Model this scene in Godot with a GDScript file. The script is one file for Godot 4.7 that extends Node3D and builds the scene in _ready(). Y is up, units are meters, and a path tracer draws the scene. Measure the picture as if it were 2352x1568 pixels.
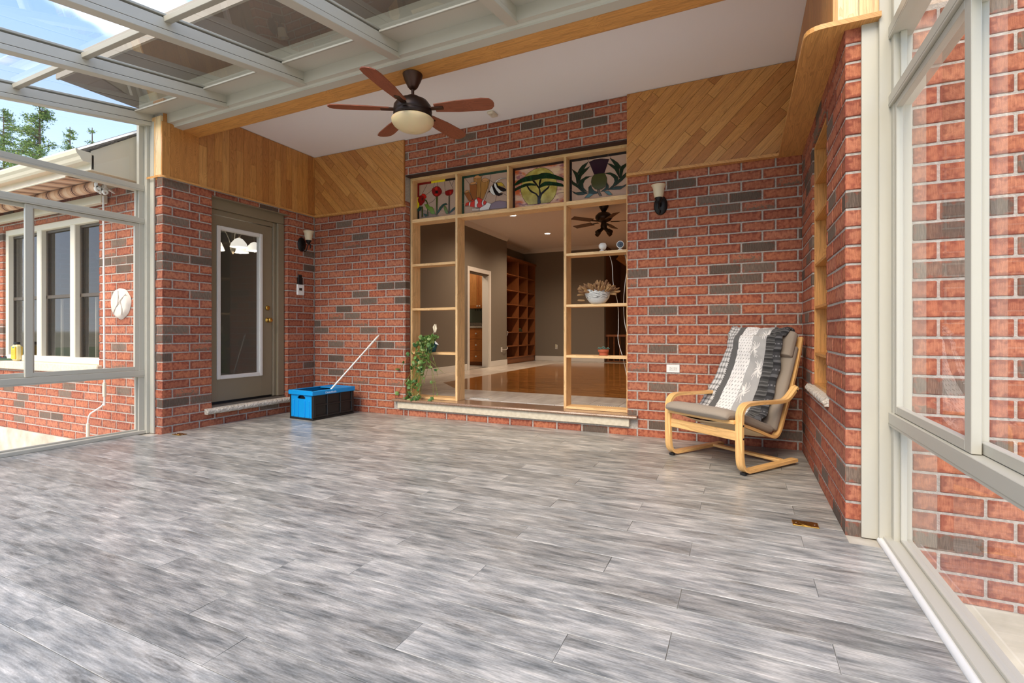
extends Node3D
# Sunroom in front of a brick house alcove. Units metres, y up. Camera stands at x=0, z=0, one metre above the floor.

const XL := -5.112   # brick wall with the door
const XR := 0.465    # brick wall with the niche
const ZB := -4.787   # brick wall with the big opening
const ZF := -2.9     # house front, flush with the ends of the alcove
const CEIL := 3.29
const ROOF_SLOPE := 0.168

var M := {}
var used := {}
var cache := {}
var rng := RandomNumberGenerator.new()

# ---------------------------------------------------------------- mesh building
class MB:
	var v := PackedVector3Array()
	var n := PackedVector3Array()
	var t := PackedVector2Array()
	# corners run counter-clockwise seen from outside
	func tri(a: Vector3, b: Vector3, c: Vector3, ua := Vector2.ZERO, ub := Vector2.ZERO, uc := Vector2.ZERO) -> void:
		var nn := (b - a).cross(c - a)
		if nn.length_squared() < 1e-16:
			return
		nn = nn.normalized()
		v.append(a); v.append(c); v.append(b)
		n.append(nn); n.append(nn); n.append(nn)
		t.append(ua); t.append(uc); t.append(ub)
	func trin(a: Vector3, b: Vector3, c: Vector3, na: Vector3, nb: Vector3, nc: Vector3, ua := Vector2.ZERO, ub := Vector2.ZERO, uc := Vector2.ZERO) -> void:
		if (b - a).cross(c - a).length_squared() < 1e-18:
			return
		v.append(a); v.append(c); v.append(b)
		n.append(na); n.append(nc); n.append(nb)
		t.append(ua); t.append(uc); t.append(ub)
	func quad(a: Vector3, b: Vector3, c: Vector3, d: Vector3, ua := Vector2.ZERO, ub := Vector2.ZERO, uc := Vector2.ZERO, ud := Vector2.ZERO) -> void:
		tri(a, b, c, ua, ub, uc)
		tri(a, c, d, ua, uc, ud)
	func quadn(a: Vector3, b: Vector3, c: Vector3, d: Vector3, na: Vector3, nb: Vector3, nc: Vector3, nd: Vector3, ua := Vector2.ZERO, ub := Vector2.ZERO, uc := Vector2.ZERO, ud := Vector2.ZERO) -> void:
		trin(a, b, c, na, nb, nc, ua, ub, uc)
		trin(a, c, d, na, nc, nd, ua, uc, ud)
	# box with chamfered edges; u of the uv runs along the longest side, in metres
	func box(c: Vector3, s: Vector3, b := 0.0, basis := Basis(), grain := -1) -> void:
		var h := s * 0.5
		b = minf(b, minf(h.x, minf(h.y, h.z)) * 0.9)
		var g := grain
		if g < 0:
			g = 0
			if s.y > s[g]: g = 1
			if s.z > s[g]: g = 2
		for ax in 3:
			var p := (ax + 1) % 3
			var q := (ax + 2) % 3
			for sg in [-1.0, 1.0]:
				var pts := []
				for k in 4:
					var w := Vector3.ZERO
					w[ax] = h[ax] * sg
					w[p] = (h[p] - b) * (1.0 if (k == 1 or k == 2) else -1.0)
					w[q] = (h[q] - b) * (1.0 if k >= 2 else -1.0)
					pts.append(w)
				if sg < 0: pts.reverse()
				face(pts, ax, g, c, basis, h)
		if b > 0.0:
			for ax in 3: # edges along ax
				var p := (ax + 1) % 3
				var q := (ax + 2) % 3
				for sp in [-1.0, 1.0]:
					for sq in [-1.0, 1.0]:
						var a0 := Vector3.ZERO
						a0[ax] = -(h[ax] - b); a0[p] = h[p] * sp; a0[q] = (h[q] - b) * sq
						var a1 := a0
						a1[ax] = h[ax] - b
						var b0 := Vector3.ZERO
						b0[ax] = -(h[ax] - b); b0[p] = (h[p] - b) * sp; b0[q] = h[q] * sq
						var b1 := b0
						b1[ax] = h[ax] - b
						var pts := [a0, a1, b1, b0]
						if sp * sq > 0: pts.reverse()
						face(pts, p, g, c, basis, h)
			for sx in [-1.0, 1.0]:
				for sy in [-1.0, 1.0]:
					for sz in [-1.0, 1.0]:
						var sg := Vector3(sx, sy, sz)
						var i := h - Vector3(b, b, b)
						var p0 := Vector3(h.x, i.y, i.z) * sg
						var p1 := Vector3(i.x, h.y, i.z) * sg
						var p2 := Vector3(i.x, i.y, h.z) * sg
						if sx * sy * sz > 0:
							tri(c + basis * p0, c + basis * p1, c + basis * p2)
						else:
							tri(c + basis * p0, c + basis * p2, c + basis * p1)
	func face(pts: Array, ax: int, g: int, c: Vector3, basis: Basis, h: Vector3) -> void:
		var gu := g
		if gu == ax:
			gu = (ax + 1) % 3
			if h[(ax + 2) % 3] > h[gu]: gu = (ax + 2) % 3
		var gv := 3 - ax - gu
		var uvs := []
		for w in pts:
			uvs.append(Vector2(w[gu] + h[gu], h[gv] - w[gv]))
		quad(c + basis * pts[0], c + basis * pts[1], c + basis * pts[2], c + basis * pts[3], uvs[0], uvs[1], uvs[2], uvs[3])
	# swept tube
	func tube(p: PackedVector3Array, r, sides := 8, caps := true) -> void:
		var cnt := p.size()
		var rings := []
		var nors := []
		var up := Vector3.UP
		var first := (p[1] - p[0]).normalized()
		if absf(first.dot(up)) > 0.95: up = Vector3.RIGHT
		var side := first.cross(up).normalized()
		var run := 0.0
		var runs := PackedFloat32Array()
		for i in cnt:
			var d: Vector3 = (p[mini(i + 1, cnt - 1)] - p[maxi(i - 1, 0)]).normalized()
			side = (side - d * side.dot(d)).normalized()
			var o := d.cross(side)
			var rr: float = r[i] if r is PackedFloat32Array or r is Array else r
			var ring := PackedVector3Array()
			var nr := PackedVector3Array()
			for k in sides:
				var a := TAU * k / sides
				var w := side * cos(a) + o * sin(a)
				ring.append(p[i] + w * rr)
				nr.append(w)
			rings.append(ring); nors.append(nr)
			if i > 0: run += p[i].distance_to(p[i - 1])
			runs.append(run)
		for i in cnt - 1:
			for k in sides:
				var k2 := (k + 1) % sides
				quadn(rings[i][k], rings[i][k2], rings[i + 1][k2], rings[i + 1][k], nors[i][k], nors[i][k2], nors[i + 1][k2], nors[i + 1][k],
					Vector2(runs[i], k * 0.01), Vector2(runs[i], k * 0.01 + 0.01), Vector2(runs[i + 1], k * 0.01 + 0.01), Vector2(runs[i + 1], k * 0.01))
		if caps:
			for k in range(1, sides - 1):
				tri(rings[0][0], rings[0][k + 1], rings[0][k])
				tri(rings[cnt - 1][0], rings[cnt - 1][k], rings[cnt - 1][k + 1])
	# rectangle section swept along a path; w: half width along `across`, h: half thickness
	func strap(p: PackedVector3Array, across: Vector3, w: float, h: float) -> void:
		var cnt := p.size()
		var R := []
		var run := 0.0
		var runs := PackedFloat32Array()
		var nn := PackedVector3Array()
		for i in cnt:
			var d: Vector3 = (p[mini(i + 1, cnt - 1)] - p[maxi(i - 1, 0)]).normalized()
			var o := d.cross(across).normalized()
			nn.append(o)
			R.append([p[i] - across * w - o * h, p[i] + across * w - o * h, p[i] + across * w + o * h, p[i] - across * w + o * h])
			if i > 0: run += p[i].distance_to(p[i - 1])
			runs.append(run)
		for i in cnt - 1:
			var a: Array = R[i]
			var b: Array = R[i + 1]
			var u0 := runs[i]
			var u1 := runs[i + 1]
			quadn(a[0], a[1], b[1], b[0], -nn[i], -nn[i], -nn[i + 1], -nn[i + 1], Vector2(u0, 0), Vector2(u0, 2 * w), Vector2(u1, 2 * w), Vector2(u1, 0))
			quadn(a[2], a[3], b[3], b[2], nn[i], nn[i], nn[i + 1], nn[i + 1], Vector2(u0, 2 * w), Vector2(u0, 0), Vector2(u1, 0), Vector2(u1, 2 * w))
			quad(a[3], a[0], b[0], b[3], Vector2(u0, 2 * h), Vector2(u0, 0), Vector2(u1, 0), Vector2(u1, 2 * h))
			quad(a[1], a[2], b[2], b[1], Vector2(u0, 0), Vector2(u0, 2 * h), Vector2(u1, 2 * h), Vector2(u1, 0))
		var s: Array = R[0]
		quad(s[3], s[2], s[1], s[0])
		s = R[cnt - 1]
		quad(s[0], s[1], s[2], s[3])
	# turned shape round the y axis; profile of (radius, height) from bottom to top, outside on the right
	func lathe(pr: Array, seg := 24, c := Vector3.ZERO, basis := Basis(), sharp := false) -> void:
		var cnt := pr.size()
		var nr := []
		for i in cnt:
			var d: Vector2 = pr[mini(i + 1, cnt - 1)] - pr[maxi(i - 1, 0)]
			nr.append(Vector2(d.y, -d.x).normalized())
		for i in cnt - 1:
			var p0: Vector2 = pr[i]
			var p1: Vector2 = pr[i + 1]
			var e := Vector2(p1.y - p0.y, -(p1.x - p0.x)).normalized()
			var m0: Vector2 = e if sharp else nr[i]
			var m1: Vector2 = e if sharp else nr[i + 1]
			for k in seg:
				var a := TAU * k / seg
				var b := TAU * (k + 1) / seg
				var ca := Vector3(cos(a), 0, -sin(a))
				var cb := Vector3(cos(b), 0, -sin(b))
				var y := Vector3.UP
				quadn(c + basis * (ca * p0.x + y * p0.y), c + basis * (cb * p0.x + y * p0.y), c + basis * (cb * p1.x + y * p1.y), c + basis * (ca * p1.x + y * p1.y),
					basis * (ca * m0.x + y * m0.y), basis * (cb * m0.x + y * m0.y), basis * (cb * m1.x + y * m1.y), basis * (ca * m1.x + y * m1.y),
					Vector2(float(k) / seg, p0.y), Vector2(float(k + 1) / seg, p0.y), Vector2(float(k + 1) / seg, p1.y), Vector2(float(k) / seg, p1.y))
	# flat polygon (counter-clockwise seen from +z of `f`) given thickness d behind it; uv from 2-D axes
	func slab(poly: PackedVector2Array, d: float, f: Transform3D, ud := Vector2.RIGHT, off := Vector2.ZERO, back := true) -> void:
		var pl := poly
		if Geometry2D.is_polygon_clockwise(pl):
			pl = pl.duplicate(); pl.reverse()
		var ids := Geometry2D.triangulate_polygon(pl)
		var vd := Vector2(-ud.y, ud.x)
		for i in range(0, ids.size(), 3):
			var a := pl[ids[i]]; var b := pl[ids[i + 1]]; var c := pl[ids[i + 2]]
			if (b - a).cross(c - a) < 0:
				var w := b; b = c; c = w
			tri(f * Vector3(a.x, a.y, 0), f * Vector3(b.x, b.y, 0), f * Vector3(c.x, c.y, 0), Vector2(a.dot(ud), a.dot(vd)) + off, Vector2(b.dot(ud), b.dot(vd)) + off, Vector2(c.dot(ud), c.dot(vd)) + off)
			if back:
				tri(f * Vector3(a.x, a.y, -d), f * Vector3(c.x, c.y, -d), f * Vector3(b.x, b.y, -d), Vector2(a.dot(ud), a.dot(vd)) + off, Vector2(c.dot(ud), c.dot(vd)) + off, Vector2(b.dot(ud), b.dot(vd)) + off)
		for i in pl.size():
			var a := pl[i]
			var b := pl[(i + 1) % pl.size()]
			quad(f * Vector3(a.x, a.y, 0), f * Vector3(a.x, a.y, -d), f * Vector3(b.x, b.y, -d), f * Vector3(b.x, b.y, 0),
				Vector2(a.dot(ud), a.dot(vd)) + off, Vector2(a.dot(ud), a.dot(vd) + d) + off, Vector2(b.dot(ud), b.dot(vd) + d) + off, Vector2(b.dot(ud), b.dot(vd)) + off)
	# grid of points rows x cols with smooth normals; closed thickness not added
	func sheet(P: Array, flip := false, us := 1.0, vs := 1.0) -> void:
		var r := P.size()
		var c: int = P[0].size()
		var N := []
		for i in r:
			var row := PackedVector3Array()
			for j in c:
				var du: Vector3 = P[i][mini(j + 1, c - 1)] - P[i][maxi(j - 1, 0)]
				var dv: Vector3 = P[mini(i + 1, r - 1)][j] - P[maxi(i - 1, 0)][j]
				var nn := du.cross(dv)
				if nn.length_squared() < 1e-16: nn = Vector3.UP
				row.append(nn.normalized() * (-1.0 if flip else 1.0))
			N.append(row)
		for i in r - 1:
			for j in c - 1:
				var u0 := us * j / (c - 1); var u1 := us * (j + 1) / (c - 1)
				var v0 := vs * i / (r - 1); var v1 := vs * (i + 1) / (r - 1)
				if not flip:
					quadn(P[i][j], P[i][j + 1], P[i + 1][j + 1], P[i + 1][j], N[i][j], N[i][j + 1], N[i + 1][j + 1], N[i + 1][j], Vector2(u0, v0), Vector2(u1, v0), Vector2(u1, v1), Vector2(u0, v1))
				else:
					quadn(P[i][j], P[i + 1][j], P[i + 1][j + 1], P[i][j + 1], N[i][j], N[i + 1][j], N[i + 1][j + 1], N[i][j + 1], Vector2(u0, v0), Vector2(u0, v1), Vector2(u1, v1), Vector2(u1, v0))
	func done() -> ArrayMesh:
		var a := []
		a.resize(Mesh.ARRAY_MAX)
		a[Mesh.ARRAY_VERTEX] = v
		a[Mesh.ARRAY_NORMAL] = n
		a[Mesh.ARRAY_TEX_UV] = t
		var m := ArrayMesh.new()
		m.add_surface_from_arrays(Mesh.PRIMITIVE_TRIANGLES, a)
		return m

# ---------------------------------------------------------------- nodes
func numbered(called: String) -> String:
	var k: int = used.get(called, 0)
	used[called] = k + 1
	return called if k == 0 else "%s_%03d" % [called, k]

func thing(called: String, label: String, category: String, at := Vector3.ZERO, turn := 0.0, group := "") -> Node3D:
	var o := Node3D.new()
	o.name = numbered(called)
	add_child(o)
	o.position = at
	o.rotation.y = turn
	o.set_meta("label", label)
	o.set_meta("category", category)
	if group: o.set_meta("group", group)
	return o

func struct(called: String, label: String, category := "") -> Node3D:
	var o := thing(called, label, category if category else called.get_slice("_", 0))
	o.set_meta("kind", "structure")
	return o

func part(parent: Node3D, called: String, mesh: Mesh, mat: Material, at := Vector3.ZERO, basis := Basis()) -> MeshInstance3D:
	var o := MeshInstance3D.new()
	o.name = called
	o.mesh = mesh
	o.material_override = mat
	parent.add_child(o, true)
	o.transform = Transform3D(basis, at)
	return o

func mb() -> MB:
	return MB.new()

func boxm(s: Vector3, b := 0.002, grain := -1) -> ArrayMesh:
	var key := "b%d_%d_%d_%d_%d" % [roundi(s.x * 2000), roundi(s.y * 2000), roundi(s.z * 2000), roundi(b * 10000), grain]
	if not cache.has(key):
		var m := mb()
		m.box(Vector3.ZERO, s, b, Basis(), grain)
		cache[key] = m.done()
	return cache[key]

# box from corner to corner
func pbox(parent: Node3D, called: String, a: Vector3, b: Vector3, mat: Material, bev := 0.002, grain := -1) -> MeshInstance3D:
	var s := (b - a).abs()
	return part(parent, called, boxm(s, bev, grain), mat, (a + b) * 0.5)

func V3(a: Array) -> PackedVector3Array:
	return PackedVector3Array(a)

func smooth_path(pts: Array, steps := 6) -> PackedVector3Array:
	var out := PackedVector3Array()
	for i in pts.size() - 1:
		var p0: Vector3 = pts[maxi(i - 1, 0)]
		var p1: Vector3 = pts[i]
		var p2: Vector3 = pts[i + 1]
		var p3: Vector3 = pts[mini(i + 2, pts.size() - 1)]
		for k in steps:
			out.append(p1.cubic_interpolate(p2, p0, p3, float(k) / steps))
	out.append(pts[pts.size() - 1])
	return out

# ---------------------------------------------------------------- textures
func nz(w: int, h: int, freq: float, sd: int, sx := 1, sy := 1, octaves := 4, kind := FastNoiseLite.TYPE_SIMPLEX_SMOOTH) -> PackedByteArray:
	var f := FastNoiseLite.new()
	f.seed = sd
	f.frequency = freq
	f.noise_type = kind
	f.fractal_type = FastNoiseLite.FRACTAL_FBM
	f.fractal_octaves = octaves
	var im := f.get_seamless_image(maxi(w / sx, 4), maxi(h / sy, 4), false, false, 0.15, true)
	im.convert(Image.FORMAT_L8)
	if sx > 1 or sy > 1:
		im.resize(w, h, Image.INTERPOLATE_CUBIC)
	return im.get_data()

func tex(w: int, h: int, data: PackedByteArray) -> ImageTexture:
	return ImageTexture.create_from_image(Image.create_from_data(w, h, false, Image.FORMAT_RGB8, data))

func gtex(w: int, h: int, data: PackedByteArray) -> ImageTexture:
	return ImageTexture.create_from_image(Image.create_from_data(w, h, false, Image.FORMAT_L8, data))

func mat(color: Color, rough := 0.6, metal := 0.0) -> StandardMaterial3D:
	var m := StandardMaterial3D.new()
	m.albedo_color = color
	m.roughness = rough
	m.metallic = metal
	return m

func rgb(r: float, g: float, b: float) -> Color:
	return Color(r / 255.0, g / 255.0, b / 255.0)

func oak_tex(sd: int, rings: float, wild := 10) -> ImageTexture:
	var w := 1024
	var h := 256
	var fine := nz(w, h, 0.20, sd, 40, 1, 3)
	var pore := nz(w, h, 0.40, sd + 3, 14, 1, 2)
	var mid := nz(w, h, 0.02, sd + 1, 12, 1, 3)
	var low := nz(w, h, 0.009, sd + 2, wild, 1, 2)
	var d := PackedByteArray()
	d.resize(w * h * 3)
	for y in h:
		for x in w:
			var i := y * w + x
			var ph := (low[i] / 255.0) * rings + (mid[i] / 255.0) * 0.9
			var ring := ph - floorf(ph)
			ring = ring * ring * ring
			var val := 0.93 - 0.11 * ring - 0.14 * (fine[i] / 255.0 - 0.5) + 0.10 * (mid[i] / 255.0 - 0.5) - 0.07 * (pore[i] / 255.0 - 0.5)
			d[i * 3] = clampi(int(255 * minf(val * 1.03, 1.0)), 0, 255)
			d[i * 3 + 1] = clampi(int(255 * (val - 0.02 * ring)), 0, 255)
			d[i * 3 + 2] = clampi(int(255 * (val - 0.05 * ring - 0.02)), 0, 255)
	return tex(w, h, d)

func wood(t: Texture2D, color: Color, rough := 0.45, off := Vector2.ZERO) -> StandardMaterial3D:
	var m := mat(color, rough)
	m.albedo_texture = t
	m.uv1_scale = Vector3(1.3, 4.0, 1)
	m.uv1_offset = Vector3(off.x, off.y, 0)
	return m

# kind 0 red, 1 brown, 2 red with a brown burn
func brick_tex(sd: int, kind: int) -> ImageTexture:
	var w := 256
	var h := 80
	var stri := nz(w, h, 0.16, sd, 1, 12, 2)
	var grit := nz(w, h, 0.35, sd + 1, 1, 1, 2)
	var blot := nz(w, h, 0.022, sd + 2, 1, 1, 3)
	var d := PackedByteArray()
	d.resize(w * h * 3)
	var rim := Vector3(145, 84, 67)
	var core := Vector3(187, 122, 93)
	var dark := Vector3(112, 96, 84)
	for y in h:
		for x in w:
			var i := y * w + x
			var ex := minf(x, w - 1 - x) / 26.0
			var ey := minf(y, h - 1 - y) / 20.0
			var edge := clampf(minf(ex, ey) + (blot[i] / 255.0 - 0.5) * 1.6, 0, 1)
			var s := (stri[i] / 255.0 - 0.5)
			var g := (grit[i] / 255.0 - 0.5)
			var c := rim.lerp(core, clampf(edge * 0.75 + s * 0.45 * edge + (blot[i] / 255.0 - 0.5) * 0.7, 0, 1))
			var burn := 0.0
			if kind == 1:
				burn = clampf(edge * 1.5 + 0.35, 0, 1)
			elif kind == 2:
				burn = clampf((float(y) / h + (blot[i] / 255.0 - 0.5) * 1.3 + s * 0.3 - 0.5) * 2.4, 0, 1) * clampf(edge * 2.0, 0, 1) * 0.85
			c = c.lerp(dark * (1.0 + s * 0.25), burn)
			var k := 1.0 + g * 0.28 + s * 0.06
			if grit[i] > 232: k += 0.22
			d[i * 3] = clampi(int(c.x * k), 0, 255)
			d[i * 3 + 1] = clampi(int(c.y * k), 0, 255)
			d[i * 3 + 2] = clampi(int(c.z * k), 0, 255)
	return tex(w, h, d)

func plank_tex(sd: int, tone: float) -> ImageTexture:
	var w := 1024
	var h := 128
	var fine := nz(w, h, 0.14, sd, 12, 1, 5)
	var hair := nz(w, h, 0.42, sd + 5, 5, 1, 2)
	var mid := nz(w, h, 0.030, sd + 1, 6, 1, 5)
	var blot := nz(w, h, 0.010, sd + 2, 3, 1, 5)
	var r := RandomNumberGenerator.new()
	r.seed = sd
	var knots := []
	for k in 2 + r.randi() % 3:
		knots.append(Vector3(r.randf() * w, r.randf() * h, 0.6 + r.randf() * 0.8))
	var d := PackedByteArray()
	d.resize(w * h * 3)
	for y in h:
		for x in w:
			var i := y * w + x
			var b := blot[i] / 255.0
			var m := mid[i] / 255.0
			var val := 0.60 + tone * 0.8 + (b - 0.5) * 0.38 + (m - 0.5) * 0.32 + (fine[i] / 255.0 - 0.5) * 0.30 + (hair[i] / 255.0 - 0.5) * 0.20
			for kn in knots:
				var dx: float = (x - kn.x) / (70.0 * kn.z)
				var dy: float = (y - kn.y) / (15.0 * kn.z)
				var q := dx * dx + dy * dy
				if q < 6.0:
					var ring := sin(sqrt(q) * 13.0 + m * 5.0)
					val += (0.07 * ring - 0.20) * exp(-q * 0.8)
			val = clampf(val, 0.18, 1.0)
			var warm := (m - 0.5) * 6.0 + (b - 0.5) * 5.0
			var L := 62.0 + 156.0 * val
			d[i * 3] = clampi(int(L + warm + 4.0), 0, 255)
			d[i * 3 + 1] = clampi(int(L + 2.0), 0, 255)
			d[i * 3 + 2] = clampi(int(L - warm - 4.0), 0, 255)
	return tex(w, h, d)

func speckle(w: int, h: int, sd: int, a: Color, b: Color, c: Color, freq := 0.3, cut := 150, cut2 := 100) -> ImageTexture:
	var p := nz(w, h, freq, sd, 1, 1, 2)
	var q := nz(w, h, freq * 0.9, sd + 7, 1, 1, 2)
	var d := PackedByteArray()
	d.resize(w * h * 3)
	for i in w * h:
		var col := a
		if p[i] > cut: col = b
		elif q[i] < cut2: col = c
		d[i * 3] = int(col.r * 255); d[i * 3 + 1] = int(col.g * 255); d[i * 3 + 2] = int(col.b * 255)
	return tex(w, h, d)

func mottle(w: int, h: int, sd: int, a: Color, b: Color, freq := 0.02, octaves := 5) -> ImageTexture:
	var p := nz(w, h, freq, sd, 1, 1, octaves)
	var d := PackedByteArray()
	d.resize(w * h * 3)
	for i in w * h:
		var col := a.lerp(b, p[i] / 255.0)
		d[i * 3] = int(col.r * 255); d[i * 3 + 1] = int(col.g * 255); d[i * 3 + 2] = int(col.b * 255)
	return tex(w, h, d)

func tri_mat(t: Texture2D, rough: float, scale: float, tint := Color.WHITE) -> StandardMaterial3D:
	var m := mat(tint, rough)
	m.albedo_texture = t
	m.uv1_triplanar = true
	m.uv1_world_triplanar = true
	m.uv1_scale = Vector3.ONE * scale
	return m

func glass(alpha := 0.05, tint := Color(0.8, 0.85, 0.83), rough := 0.0) -> StandardMaterial3D:
	var m := mat(Color(tint.r, tint.g, tint.b, alpha), rough)
	m.transparency = BaseMaterial3D.TRANSPARENCY_ALPHA
	return m

func make_materials() -> void:
	var oak_a := oak_tex(11, 6.0, 24)
	var oak_b := oak_tex(47, 9.0, 14)
	for k in 6:
		M["oak%d" % k] = wood(oak_a if k % 2 == 0 else oak_b, [rgb(212, 156, 90), rgb(200, 142, 80), rgb(220, 166, 98), rgb(192, 132, 72), rgb(215, 158, 88), rgb(205, 146, 82)][k], 0.42, Vector2(k * 0.17, k * 0.31))
	M.oak_light = wood(oak_a, rgb(250, 214, 158), 0.4)
	M.oak_light2 = wood(oak_a, rgb(246, 206, 148), 0.4, Vector2(0.3, 0.2))
	M.oak_pale = wood(oak_a, rgb(250, 226, 178), 0.45, Vector2(0.3, 0.2))
	M.oak_wide = wood(oak_tex(91, 14.0, 6), rgb(206, 146, 80), 0.42)
	M.oak_room = wood(oak_b, rgb(150, 94, 52), 0.45)
	M.oak_drawer = wood(oak_a, rgb(186, 118, 58), 0.4)
	M.birch = wood(oak_tex(77, 1.5, 30), rgb(244, 200, 134), 0.35)
	M.bricks = []
	for k in 5: M.bricks.append(brick_mat(brick_tex(100 + k * 13, 0), [Color(1, 1, 1), Color(0.95, 0.93, 0.92), Color(1.0, 0.97, 0.93), Color(0.9, 0.86, 0.86), Color(0.98, 0.92, 0.9)][k]))
	M.burnt = []
	for k in 3: M.burnt.append(brick_mat(brick_tex(300 + k * 13, 1), Color(1, 1, 1) * [1.0, 0.9, 1.08][k]))
	for k in 2: M.burnt.append(brick_mat(brick_tex(400 + k * 13, 2), Color.WHITE))
	var grain := nz(256, 256, 0.12, 5, 1, 1, 4)
	M.mortar = tri_mat(mottle(256, 256, 3, rgb(158, 150, 141), rgb(194, 186, 176), 0.05), 0.95, 3.0)
	M.mortar.heightmap_enabled = true
	M.mortar.heightmap_texture = gtex(256, 256, grain)
	M.mortar.heightmap_scale = 0.25
	M.planks = []
	for k in 7:
		var t := plank_tex(500 + k * 31, [0.02, -0.08, 0.08, -0.03, 0.05, -0.12, 0.0][k])
		var m := mat(Color.WHITE, 0.30)
		m.albedo_texture = t
		m.uv1_scale = Vector3(1.0 / 1.25, 1.0 / 0.1535, 1)
		m.metallic_specular = 0.45
		M.planks.append(m)
	M.cream = mat(rgb(194, 189, 173), 0.38)
	M.cream_dark = mat(rgb(170, 165, 149), 0.45)
	M.black = mat(rgb(16, 15, 15), 0.5)
	M.iron = mat(rgb(24, 22, 22), 0.42, 0.3)
	M.rubber = mat(rgb(20, 20, 22), 0.6)
	M.white = mat(rgb(236, 235, 230), 0.4)
	M.white_trim = mat(rgb(226, 222, 214), 0.45)
	M.ceil = mat(rgb(250, 247, 243), 0.9)
	M.taupe = mat(rgb(138, 124, 100), 0.4)
	M.pane = glass(0.03)
	M.pane_roof = glass(0.05)
	M.brass = mat(rgb(206, 164, 82), 0.28, 1.0)
	M.chrome = mat(rgb(205, 205, 205), 0.2, 1.0)
	M.stone = tri_mat(mottle(256, 256, 21, rgb(190, 180, 164), rgb(222, 214, 202), 0.06), 0.9, 2.0)
	M.stone.heightmap_enabled = true
	M.stone.heightmap_texture = gtex(256, 256, nz(256, 256, 0.06, 22, 1, 1, 5))
	M.stone.heightmap_scale = 1.2
	M.limestone = tri_mat(mottle(256, 256, 31, rgb(196, 184, 160), rgb(218, 208, 186), 0.05), 0.8, 1.5)
	M.granite = tri_mat(speckle(256, 256, 61, rgb(150, 116, 92), rgb(196, 166, 140), rgb(70, 54, 46), 0.28, 150, 112), 0.12, 2.5)
	M.concrete = tri_mat(mottle(256, 256, 71, rgb(170, 160, 142), rgb(214, 206, 190), 0.02), 0.95, 0.7)

func brick_mat(t: Texture2D, tint: Color) -> StandardMaterial3D:
	var m := mat(tint, 0.88)
	m.albedo_texture = t
	m.uv1_scale = Vector3(1.0 / 0.257, 1.0 / 0.079, 1)
	m.metallic_specular = 0.3
	if not M.has("brick_bump"):
		var a := nz(256, 80, 0.2, 950, 1, 8, 2)
		var g := nz(256, 80, 0.4, 951, 1, 1, 2)
		for i in a.size(): a[i] = (a[i] + g[i]) / 2
		M.brick_bump = gtex(256, 80, a)
	m.heightmap_enabled = true
	m.heightmap_texture = M.brick_bump
	m.heightmap_scale = 0.18
	return m

# ---------------------------------------------------------------- brick walls
# f: frame whose x runs along the wall, y up, z out of the wall. region: x0, x1, y0, y1. holes: rects [x0, x1, y0, y1]
# joints: first joint of even and odd courses, from x = 0
func brick_wall(w: Node3D, f: Transform3D, region: Array, holes: Array, start_even: float, start_odd: float, inset := {}, sd := 1, mortar_rects := []) -> void:
	var L := 0.255
	var J := 0.013
	var H := 0.0902
	var r := RandomNumberGenerator.new()
	r.seed = sd
	var mort := mb()
	for q in mortar_rects:
		mort.box(Vector3((q[0] + q[1]) * 0.5, (q[2] + q[3]) * 0.5, -0.0045 - 0.12), Vector3(q[1] - q[0], q[3] - q[2], 0.24))
	part(w, "mortar", mort.done(), M.mortar, f.origin, f.basis)
	var k0 := int(floor((region[2] - 0.069) / H)) 
	var k1 := int(ceil((region[3] - 0.069) / H))
	for k in range(k0, k1 + 1):
		var y0 := 0.069 + H * (k - 1) + J * 0.5
		var y1 := y0 + H - J
		y0 = maxf(y0, region[2]); y1 = minf(y1, region[3])
		if y1 - y0 < 0.012: continue
		var even := posmod(k, 2) == 0
		var s: float = start_even if even else start_odd
		while s > region[0]: s -= L + J
		var ins: Array = inset.get("even" if even else "odd", [0.0, 0.0])
		var x := s + J
		while x < region[1]:
			var a := maxf(x, region[0] + ins[0])
			var b := minf(x + L, region[1] - ins[1])
			x += L + J
			var pieces := [[a, b, y0, y1]]
			for hq in holes:
				var nxt := []
				for p in pieces:
					if hq[1] <= p[0] or hq[0] >= p[1] or hq[3] <= p[2] + 0.004 or hq[2] >= p[3] - 0.004:
						nxt.append(p); continue
					if hq[0] > p[0]: nxt.append([p[0], hq[0], p[2], p[3]])
					if hq[1] < p[1]: nxt.append([hq[1], p[1], p[2], p[3]])
					var la := maxf(p[0], hq[0])
					var lb := minf(p[1], hq[1])
					if p[3] - hq[3] > 0.012: nxt.append([la, lb, hq[3], p[3]])
					if hq[2] - p[2] > 0.012: nxt.append([la, lb, p[2], hq[2]])
				pieces = nxt
			for p in pieces:
				var bw: float = p[1] - p[0]
				var bh: float = p[3] - p[2]
				if bw < 0.018: continue
				bw = roundf(bw * 500.0) / 500.0
				bh = roundf(bh * 500.0) / 500.0
				var m: Material
				var roll := r.randf()
				if roll < 0.11: m = M.burnt[r.randi() % 3]
				elif roll < 0.15: m = M.burnt[3 + r.randi() % 2]
				else: m = M.bricks[r.randi() % 5]
				var proud := r.randf_range(-0.0015, 0.0015)
				var tilt := Basis(Vector3(0, 0, 1), r.randf_range(-0.004, 0.004))
				part(w, "brick", boxm(Vector3(bw, bh, 0.09), 0.0035, 0), m, f * Vector3((p[0] + p[1]) * 0.5, (p[2] + p[3]) * 0.5, -0.045 + proud), f.basis * tilt)

func frame_of(o: Vector3, nrm: Vector3) -> Transform3D:
	return Transform3D(Basis(Vector3.UP.cross(nrm), Vector3.UP, nrm), o)

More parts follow.
